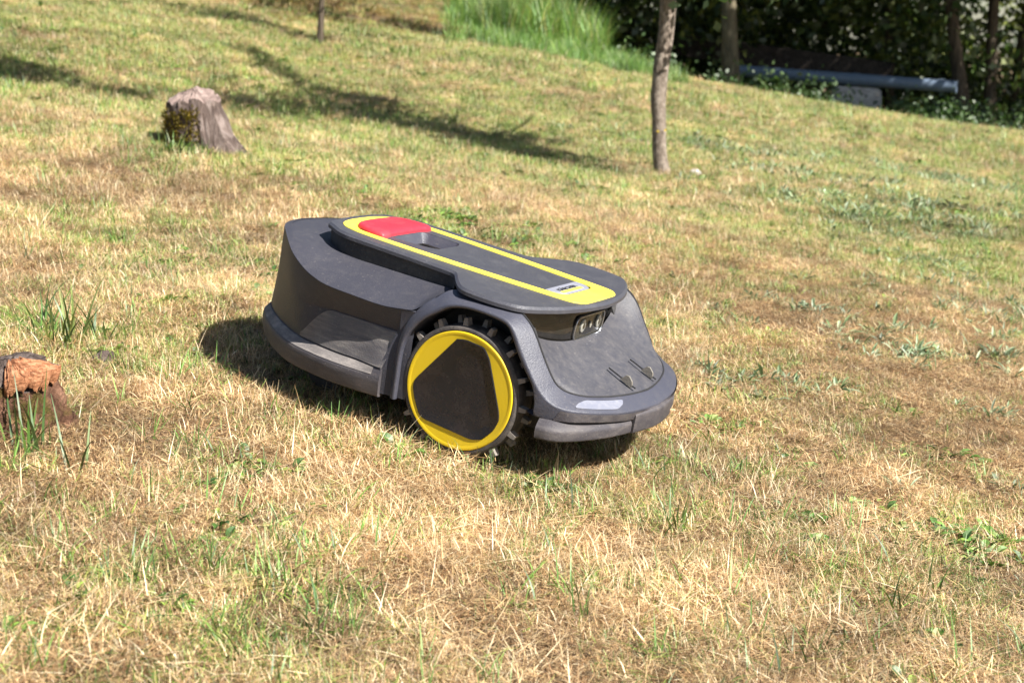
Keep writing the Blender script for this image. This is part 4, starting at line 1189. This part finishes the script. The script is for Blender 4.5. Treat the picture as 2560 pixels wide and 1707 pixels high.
# ================================================================== STUMPS
def stump_far():
    c = at_ground(496, 374)
    root = empty('tree_stump', c)
    n, k = 26, 64
    rings = []
    H = .195
    for i in range(n):
        t = i / (n - 1)
        ring = []
        for j in range(k):
            a = 2 * math.pi * j / k
            ca, sa = math.cos(a), math.sin(a)
            r = .100 + .010 * math.sin(a * 2 + .6)
            # roots spreading to the right at the foot
            fl = max(0, math.cos(a - (-.25))) ** 5
            r += (.075 * (1 - t) ** 1.7 + .012) * fl
            r += .02 * (1 - t) ** 3
            rid = -abs(math.sin(a * 6.5 + 1.2 * math.sin(t * 3))) ** .5 * .012 + math.sin(a * 23 + 2 + t) * .004 + .008 * mnoise.noise(Vector((ca * 9, sa * 9, t * 2.5)))
            r += rid * (1.2 - .5 * t)
            r += .006 * mnoise.noise(Vector((ca * 3, sa * 3, t * 4)))
            top = H * (1 - .10 * (ca < -.4)) 
            hh = H + .028 * math.sin(a + .8) - .050 * max(0, ca - .25) + .006 * math.sin(a * 9) + .004 * math.sin(a * 17)
            r *= (1 - .10 * t ** 3)
            ring.append((ca * r - .012 * t, sa * r, -.03 + (hh + .03) * t))
        rings.append(ring)
    mb = MB(); mb.loft(rings, closed=True)
    mb.build('bark', STUMPW, root, 60)
    mb = MB(); last = np.array(rings[-1]); cen = last.mean(0)
    tops = []
    for q in (1.0, .93, .8, .62, .42, .22, .05):
        rg = []
        for j, p in enumerate(last):
            v = cen + (p - cen) * q; v[2] += (1 - q) * .030 + .005 * math.sin(j * .9 + q * 17) * (q < .95) + .004 * math.sin(j * 2.3 + q * 9) * (q < .95)
            rg.append(v)
        tops.append(rg)
    mb.loft(tops, closed=True, cap1=True); mb.build('cut_top', CUTW, root, 60)
    bl = Blades()
    for i in range(2600):
        a = rs.uniform(math.pi * .93, math.pi * 1.62) ; t = rs.uniform(.05, .86)
        if mnoise.noise(Vector((math.cos(a) * 9, math.sin(a) * 9, t * 6))) < -.12: continue
        p = np.array(rings[int(t * (n - 1))][int(a / 6.2832 * k) % k]); o_d = np.array([math.cos(a), math.sin(a), 0])
        p = p + o_d * rs.uniform(.001, .014) + rs.normal(0, .003, 3)
        bl.blade(p, rs.uniform(.008, .020), rs.uniform(.004, .008), a + rs.uniform(-1, 1), rs.uniform(.2, 1.6), 1, pick([(.30, .25, .02), (.42, .32, .03), (.16, .15, .02), (.50, .38, .05)]), 2)
    mo = bl.obj('moss', MOSS); mo.parent = root; mo['kind'] = 'stuff'
    tag(root, 'weathered grey pink tree stump with moss on its left side, standing in the lawn', 'stump')
stump_far()

def stump_near():
    c = at_ground(28, 1075)
    root = empty('tree_stump', c)
    n, k = 22, 72
    rings = []
    for i in range(n):
        t = i / (n - 1); ring = []
        for j in range(k):
            a = 2 * math.pi * j / k; ca, sa = math.cos(a), math.sin(a)
            r = .098 + .012 * math.sin(a * 3 + 1) + .006 * math.sin(a * 7) 
            r += .03 * (1 - t) ** 2.5
            r += .022 * mnoise.noise(Vector((ca * 3.5, sa * 3.5, t * 4))) + .009 * mnoise.noise(Vector((ca * 12, sa * 12, t * 14)))
            hh = .118 + .012 * math.sin(a * 2) - .018 * max(0, ca - .1) * 1.6 - .02 * max(0, -sa) 
            ring.append((ca * r, sa * r, -.03 + (hh + .03) * t))
        rings.append(ring)
    mb = MB(); mb.loft(rings, closed=True); mb.build('bark', STUMP_BARK, root, 60)
    last = np.array(rings[-1]); cen = last.mean(0) + np.array([0, .01, .014])
    mb = MB(); tops = []
    for q in (1.0, .92, .75, .5, .25, .03):
        tops.append([cen + (p - cen) * q + np.array([0, 0, .004 * math.sin(j * 1.1 + q * 20) * (q < .95)]) for j, p in enumerate(last)])
    mb.loft(tops, closed=True, cap1=True); mb.build('cut_top', STUMPW, root, 60)
    # broken orange face: splintered slabs fanning to the right front
    mb = MB(); nu, nv = 90, 26; g = []
    for i in range(nu):
        u = i / (nu - 1); a = -1.30 + 1.75 * u; row = []
        st = mnoise.noise(Vector((u * 16, 0, 3))) ; fine = mnoise.noise(Vector((u * 45, 1, 0)))
        rin = .030 + .014 * mnoise.noise(Vector((u * 7, 5, 0)))
        rout = .113 + .006 * st + .004 * fine
        low = .080 + .020 * mnoise.noise(Vector((u * 9, 9, 0))) + .008 * fine
        for j in range(nv):
            v = j / (nv - 1)
            if v < .68:
                q = v / .68; r = rin + (rout - rin) * q; z_ = .1265 - .018 * q + .004 * st * q + .0035 * fine + .0030 * mnoise.noise(Vector((u * 30, q * 5, 2)))
                z_ -= .010 * max(0, math.sin(q * 9 + st * 4)) * .35
            else:
                q = (v - .68) / .32; r = rout + .003 * math.sin(q * 3) - .012 * q; z_ = .1085 + .004 * st + .0035 * fine - (.1085 - low) * q
            e = min(1, min(u, 1 - u) * 9); r = r * (1 - .12 * (1 - e)); z_ -= .010 * (1 - e)
            row.append((r * math.cos(a), r * math.sin(a), z_))
        g.append(row)
    mb.loft(g)
    sp = mb.build('broken_wood', ORANGEW, root, 35); sp['label'] = 'splintered bright orange wood'
    bl = Blades()
    for i in range(900):
        a = rs.uniform(math.pi * 1.0, math.pi * 1.75); t = rs.uniform(.35, 1.0)
        if mnoise.noise(Vector((math.cos(a) * 7, math.sin(a) * 7, t * 5))) < -.05: continue
        p = np.array(rings[int(t * (n - 1))][int(a / 6.2832 * k) % k]) + rs.normal(0, .002, 3)
        bl.blade(p, rs.uniform(.004, .010), rs.uniform(.0015, .0028), a + rs.uniform(-1, 1), rs.uniform(.2, 1.4), 1, pick([(.22, .19, .03), (.32, .27, .06), (.13, .13, .03), (.42, .36, .12)]), 2)
    mo = bl.obj('moss', MOSS); mo.parent = root; mo['kind'] = 'stuff'
    root.scale = (.72, .72, .86)
    tag(root, 'low broken stump with splintered orange wood and moss at the left edge', 'stump')
stump_near()

# root knuckle poking out by the low stump
def knuckle(px, py, r, name, label, mat, squash=.6, seed=0, cat='root'):
    c = at_ground(px, py); rr = random.Random(seed)
    bm = bmesh.new(); bmesh.ops.create_icosphere(bm, subdivisions=3, radius=r)
    for v in bm.verts:
        q = v.co.normalized()
        v.co = v.co * (1 + .25 * mnoise.noise(q * 2 + Vector((seed, 0, 0))) + .12 * mnoise.noise(q * 7)); v.co.z *= squash
    me = bpy.data.meshes.new(name); bm.to_mesh(me); bm.free(); finish(me, 50); me.materials.append(mat)
    o = bpy.data.objects.new(name, me); COL.objects.link(o); o.location = (c.x, c.y, c.z + r * .05)
    tag(o, label, cat); return o
knuckle(258, 915, .024, 'tree_root', 'small brown root knuckle among dry grass beside the orange stump', STUMPW, .9, 3)
knuckle(1738, 437, .030, 'stone', 'small pale stone lying on the grass just right of the fruit tree foot', bark('pale_stone', (.30, .26, .24), (.5, .46, .44), (.7, .66, .64), 30, 1), .7, 5, 'stone')

# ================================================================== SINGLE PLANTS
def plant(px, py, name, label, cat, n, R, hr, wr, pal, lean, curl, seed, leafy=0, leafs=None, mixp=None):
    c = at_ground(px, py) if not isinstance(px, Vector) else px
    bl = Blades(); rr = random.Random(seed)
    for i in range(n):
        a = rr.uniform(0, 6.283); r = R * math.sqrt(rr.random())
        bl.blade((r * math.cos(a), r * math.sin(a), -.005), rr.uniform(*hr), rr.uniform(*wr), a + rr.uniform(-.9, .9), rr.uniform(*lean), rr.uniform(*curl), pick(pal, rr), 6, rr.uniform(-.6, .6))
    for i in range(leafy):
        a = rr.uniform(0, 6.283); r = R * rr.random()
        bl.leaf((r * math.cos(a), r * math.sin(a), .003), rr.uniform(*leafs[0]), rr.uniform(*leafs[1]), a + rr.uniform(-.5, .5), rr.uniform(.5, 1.35), pick(mixp or pal, rr))
    o = bl.obj(name, GRASS); o.location = c
    tag(o, label, cat); return o
plant(1685, 1345, 'grass_tuft', 'upright bright green grass tuft in the dry lawn, lower right of the mower', 'grass tuft', 16, .014, (.04, .085), (.0035, .0055), GREEN + LUSH, (0, .45), (.1, .7), 1)
plant(650, 1400, 'grass_tuft', 'low yellow green leafy clump in the dry lawn below the mower', 'weed', 14, .03, (.03, .06), (.003, .005), [(.36, .38, .05), (.28, .34, .05)], (.1, .8), (.1, 1.0), 2, 16, ((.022, .04), (.007, .012)), [(.38, .40, .06), (.26, .33, .05), (.45, .34, .10)])
plant(170, 870, 'grass_tuft', 'tall green grass tuft directly behind the orange broken stump', 'grass tuft', 46, .045, (.07, .16), (.004, .0075), LUSH + GREEN, (.05, .9), (.1, .9), 3)
plant(95, 845, 'grass_tuft', 'sparse tall green blades at the left edge above the broken stump', 'grass tuft', 15, .035, (.08, .15), (.003, .006), LUSH + GREEN, (.05, .8), (.1, .9), 13)
plant(255, 850, 'grass_tuft', 'dark green grass tuft just right of the tall tuft behind the broken stump', 'grass tuft', 26, .035, (.05, .12), (.004, .007), LUSH, (.1, 1.1), (.1, .9), 14)
plant(60, 1150, 'grass_tuft', 'long green blades rising in front of the orange broken stump', 'grass tuft', 18, .04, (.08, .15), (.004, .006), LUSH + GREEN, (.05, .7), (.1, .8), 4)
plant(185, 1190, 'grass_tuft', 'few arching green blades beside the foot of the broken stump', 'grass tuft', 6, .02, (.10, .17), (.003, .005), LUSH + GREEN, (.4, 1.0), (.2, .8), 5)
plant(430, 385, 'grass_tuft', 'green grass growing against the left foot of the mossy stump', 'grass tuft', 50, .07, (.05, .11), (.004, .007), GREEN + LUSH, (.1, .7), (.2, .9), 6)
plant(500, 400, 'grass_tuft', 'mixed pale grass in front of the mossy stump', 'grass tuft', 60, .05, (.03, .07), (.003, .005), GREEN + STRAW, (.1, .8), (.2, .9), 16)
plant(300, 1540, 'grass_tuft', 'flat spreading blue green grass blades in the lower left foreground', 'grass tuft', 14, .05, (.06, .12), (.003, .006), LUSH + GREY[:2], (.9, 1.45), (-.1, .4), 7)
plant(420, 1620, 'grass_tuft', 'curving green grass blades near the bottom edge, left', 'grass tuft', 10, .04, (.05, .11), (.003, .005), GREEN + LUSH, (.6, 1.4), (0, .5), 17)
plant(800, 1560, 'grass_tuft', 'green blades in the foreground left of centre at the bottom', 'grass tuft', 9, .010, (.05, .09), (.003, .005), GREEN + LUSH, (.3, 1.2), (.1, .7), 18)
plant(2000, 1440, 'grass_tuft', 'slender green tuft in the lower right lawn', 'grass tuft', 9, .02, (.03, .06), (.002, .004), GREEN, (.1, .8), (.1, .7), 19)
plant(930, 1085, 'grass_tuft', 'thin pale grass stalks standing at the left foot of the yellow wheel', 'grass tuft', 26, .05, (.035, .065), (.0015, .003), GREEN + STRAW, (0, .7), (.1, .9), 20)
for px, py, n_, lab in ((1060, 1150, 30, 'pale stalks in front of the left half of the yellow wheel'), (1230, 1172, 34, 'pale grass stalks at the right foot of the yellow wheel'), (1330, 1180, 34, 'shaded grass stalks between the yellow wheel and the front bumper'),
                         (800, 1010, 26, 'grass stalks below the middle of the rear bumper'), (1560, 1150, 26, 'grass stalks under the front corner of the bumper')):
    plant(px, py, 'grass_tuft', lab, 'grass tuft', n_, .05, (.030, .055), (.0012, .0026), GREEN + STRAW, (0, .6), (.1, .9), 50 + px)
for px, py, lab in ((1345, 1225, 'brown dead weed clump below the front bumper'), (700, 1440, 'reddish brown dead grass clump in the left foreground'), (2110, 535, 'dark dead weed on the far right lawn')):
    plant(px, py, 'dead_weed', lab, 'weed', 34, .022, (.012, .035), (.0015, .004), BROWN[:1] + [(.16, .07, .03), (.30, .15, .07)], (.2, 1.3), (.2, 1.4), 80 + px)
plant(1165, 1160, 'grass_tuft', 'fine grass stalks rising in front of the yellow wheel', 'grass tuft', 30, .05, (.030, .058), (.0012, .0024), GREEN + STRAW, (0, .45), (.1, .6), 21)
for i, (px, py, lab) in enumerate([(1790, 985, 'silvery green leafy weed just right of the front bumper'), (1900, 1010, 'silvery weed with curled leaves between bumper and brown patch'), (2250, 640, 'dry silver grey plant on the bare patch at the right'),
                                   (2440, 655, 'small pale plant at far right of the bare patch'), (2200, 860, 'grey green rosette on brown lawn in the right middle'), (2480, 890, 'pale weed near the right edge of the lawn')]):
    plant(px, py, 'silver_weed', lab, 'weed', 4, .03, (.02, .05), (.003, .005), GREY, (.3, 1.2), (.1, .8), 30 + i, 18, ((.022, .045), (.006, .010)))
for i, (px, py, lab) in enumerate([(1455, 128, 'yellow flowering weed by the tall grass, left of the fruit tree'), (1335, 105, 'small yellow flower plant in the tall grass')]):
    pass
fl_root = at_ground(1480, 140)
bl = Blades(); rr = random.Random(3)
for i in range(26):
    a = rr.uniform(0, 6.283); bl.blade((.08 * math.cos(a), .08 * math.sin(a), 0), rr.uniform(.15, .42), .012, a, rr.uniform(0, .5), .4, pick(LUSH, rr), 4)
st = bl.obj('stems', GRASS)
fr_ = empty('flower_plant', fl_root); st.parent = fr_
bl = Blades()
for i in range(40):
    c = np.array([rr.uniform(-.12, .12), rr.uniform(-.12, .12), rr.uniform(.25, .48)])
    for q in range(5): bl.leaf(c, .03, .022, q * 1.25, 1.1, (.80, .60, .03))
bo = bl.obj('blossoms', GRASS); bo.parent = fr_
tag(fr_, 'yellow flowering weed at the edge of the wood left of the fruit tree trunk', 'flower')

# ================================================================== THE WOOD BEHIND
def forest_tree(px, y, r, label, lean=(0, 0), h=6.5, bark_m=BARK_DARK, crown=True, seed=0, nleaf=5200, low=2.0, spread=2.2, bow=.1):
    d = ray(px, 200); x = d[0] / d[1] * y
    z = float(G(x, y)); root = empty('forest_tree', (x, y, z))
    path = [(lean[0] * t * h + bow * math.sin(t * 5 + seed), lean[1] * t * h, -.15 + (h + .15) * t) for t in np.linspace(0, 1, 15)]
    m_, tips = branchy(path, [r * (1.35 if i == 0 else 1.08 if i == 1 else 1 - .055 * i) for i in range(15)], r * .25, 6, spread * .9, seed, .35, .5)
    m_.build('trunk', bark_m, root, 60)
    if crown:
        rr = np.random.RandomState(seed)
        cs = [np.array(t) for t in tips if t[2] > low]
        top = np.array(path[-1]); 
        extra = [np.array([rr.uniform(-spread, spread), rr.uniform(-spread, spread), rr.uniform(low, h + .8)]) for _ in range(9)]
        leaves_mesh('crown', cs + extra, [.6] * len(cs) + [.85] * len(extra), nleaf, .15, [(.045, .10, .02), (.07, .14, .03), (.035, .08, .018), (.10, .17, .035)], LEAF, root, seed, .8)
    tag(root, label, 'tree', 'trees of the dark wood behind the lawn')
    return root
forest_tree(1822, 15.8, .095, 'woodland tree with sunlit mossy trunk right of the fruit tree, left of the pipe', (-.05, 0), 6.5, BARK_MID, True, 1, bow=.04)
forest_tree(2215, 18.5, .07, 'woodland tree with shaded trunk rising behind the middle of the pipe', (0, 0), 7, BARK_DARK, True, 2)
forest_tree(2425, 17.0, .085, 'leaning dark woodland trunk just beyond the open end of the pipe', (-.13, 0), 7, BARK_DARK, True, 3)
forest_tree(2500, 17.6, .075, 'dark woodland trunk second from the right edge of the photo', (-.03, 0), 7, BARK_DARK, True, 4)
forest_tree(2548, 18.8, .065, 'dark woodland trunk at the right edge of the photo', (.01, 0), 7, BARK_DARK, True, 5)
forest_tree(2030, 22, .08, 'far woodland tree seen between the pale trunk and the pipe middle', (.02, 0), 7.5, BARK_DARK, True, 6, 6500)
forest_tree(1560, 19, .12, 'woodland tree in deep shade behind the fruit tree trunk', (.01, 0), 7, BARK_DARK, True, 7, 6500)
forest_tree(1380, 21, .12, 'woodland tree behind the tall green grass, upper centre', (-.02, 0), 7, BARK_DARK, True, 8, 6500)
forest_tree(2330, 23, .12, 'far thin woodland tree behind the pipe end', (.03, 0), 7.5, BARK_DARK, True, 9, 5000)
forest_tree(1700, 24, .13, 'far woodland tree between the fruit tree and the pale trunk', (0, 0), 7.5, BARK_DARK, True, 10, 6500)
forest_tree(2720, 17.5, .14, 'woodland tree beyond the right edge shading the lawn', (0, 0), 7, BARK_DARK, True, 11, 6000)
# mass of leaves filling the wood
def wood_mass():
    r = np.random.RandomState(5); cs = []; rad = []
    for i in range(420):
        y = r.uniform(17.5, 27); px = r.uniform(1230, 3000)
        d = ray(px, 200); x = d[0] / d[1] * y
        z = float(G(x, y)) + 4.8 * r.rand() ** (1.25 if px < 2330 else 2.0)
        if px > 2330 and z > float(G(x, y)) + 1.5 and r.rand() < .80: continue
        cs.append((x, y, z)); rad.append(r.uniform(.45, .95))
    o = leaves_mesh('wood_foliage', cs, rad, 130000, .115, [(.05, .10, .02), (.11, .20, .03), (.04, .08, .018), (.20, .30, .05), (.32, .38, .06)], LEAF, None, 12, .85)  # the brightest greens are painted in for sunlit leaves
    tag(o, 'dense dark green foliage filling the shaded wood behind the lawn', 'foliage', None, 'stuff')
    # unseen canopy added above the frame to shade the near edge of the wood
    cs = []; rad = []
    for i in range(240):
        x = r.uniform(4.8, 17); y = 9.2 + .6 * x + r.uniform(0, 7.5)
        cs.append((x, y, float(G(x, y)) + r.uniform(2.9, 4.6))); rad.append(r.uniform(.55, .95))
    for i in range(46):
        px = r.uniform(1850, 2640); py = 175 + (px - 1850) * .075 + r.uniform(-8, 95)
        P = np.array(at_depth(px, py, r.uniform(15.4, 16.8))) + np.array(sdir) * (r.uniform(2.0, 3.4) / math.sin(SUN_EL)); cs.append(P); rad.append(.55)  # extra clusters set up-sun of the pipe to keep it shaded
    o = leaves_mesh('shade_canopy', cs, rad, 34000, .16, [(.05, .11, .02), (.07, .14, .03), (.10, .17, .035)], LEAF, None, 13, .8)
    tag(o, 'unseen leafy canopy added to shade the edge of the wood and the pipe', 'foliage', None, 'stuff')
wood_mass()

# --- the grey pipe on its concrete block, and a dark beam behind
def pipe():
    a = np.array(at_depth(1850, 178, 16.6)); b2 = np.array(at_depth(2392, 218, 15.6))
    c0 = (a + b2) / 2; root = empty('drain_pipe', c0)
    m, nt, bs = newmat('galvanised_pipe'); bs.inputs['Base Color'].default_value = (.13, .17, .23, 1); bs.inputs['Roughness'].default_value = .5
    d = b2 - a; L = np.linalg.norm(d); d /= L; up = np.array([0, 0, 1.]); s_ = np.cross(d, up); s_ /= np.linalg.norm(s_); u2 = np.cross(s_, d)
    def rg(p, r): return [tuple(p - c0 + r * (math.cos(t) * s_ + math.sin(t) * u2)) for t in np.linspace(0, 2 * math.pi, 33)[:-1]]
    R = .066; mb = MB(); mb.loft([rg(a, R), rg(b2, R), rg(b2, R - .007), rg(a, R - .007)], closed=True); mb.build('pipe_body', m, root, 40)
    for t in (.12, .55, .93):
        mb = MB(); p = a + d * L * t; mb.loft([rg(p - d * .03, R + .001), rg(p - d * .03, R + .006), rg(p + d * .03, R + .006), rg(p + d * .03, R + .001)], closed=True); mb.build('pipe_collar', m, root, 30)
    tag(root, 'long blue grey pipe lying across the wood edge on a concrete block', 'pipe')
    # concrete block
    m2 = bark('rough_concrete', (.22, .21, .20), (.36, .34, .33), (.5, .48, .46), 14, 1, .6, .01)
    q = np.array(at_depth(2140, 216, 16.05)); zb = float(G(q[0], q[1]))
    bm = bmesh.new(); bmesh.ops.create_cube(bm, size=1)
    for v in bm.verts:
        v.co.x *= .60 if v.co.z < 0 else .50; v.co.y *= .34; v.co.z = (q[2] - .01 - zb + .1) * (v.co.z + .5) - .1
    bmesh.ops.bevel(bm, geom=bm.edges[:], offset=.025, segments=2, affect='EDGES')
    me = bpy.data.meshes.new('concrete_block'); bm.to_mesh(me); bm.free(); finish(me); me.materials.append(m2)
    o = bpy.data.objects.new('concrete_block', me); COL.objects.link(o); o.location = (q[0], q[1] + .05, zb); o.rotation_euler = (0, .05, -.1)
    tag(o, 'grey concrete block carrying the pipe at the edge of the wood', 'block')
    # dark beam sloping down behind the pipe
    a = np.array(at_depth(1700, 112, 18.2)); b2 = np.array(at_depth(2230, 186, 17.2)); d = b2 - a; L = np.linalg.norm(d); d /= L
    s_ = np.cross(d, up); s_ /= np.linalg.norm(s_); u2 = np.cross(s_, d); mb = MB(); mb.box((0, 0, 0), (L / 2, .12, .13), np.stack([d, s_, u2], 1))
    o = mb.build('timber_beam', bark('dark_timber', (.02, .016, .014), (.05, .04, .034), (.09, .07, .06), 20, 1), None, 30); o.location = (a + b2) / 2
    tag(o, 'dark weathered timber beam sloping down behind the pipe', 'beam')
pipe()

# low leafy plants along the shaded edge
def edge_weeds():
    r = np.random.RandomState(9); cs = []; rad = []
    for i in range(150):
        px = r.uniform(1380, 2700); x0 = ray(px, 200)[0] / CP
        if 1960 < px < 2250 and r.rand() < .9: continue
        y = r.uniform(14.2, 16.6) + .35 * max(0, x0 * 15 - 2) * .5; x = x0 * y
        cs.append((x, y, float(G(x, y)) + .06)); rad.append(r.uniform(.10, .22))
    o = leaves_mesh('edge_weeds', cs, rad, 9000, .055, [(.09, .20, .035), (.14, .26, .05), (.07, .15, .03)], LEAF, None, 14, .9)
    tag(o, 'low leafy green weeds along the edge between lawn and wood', 'weeds', None, 'stuff')
edge_weeds()
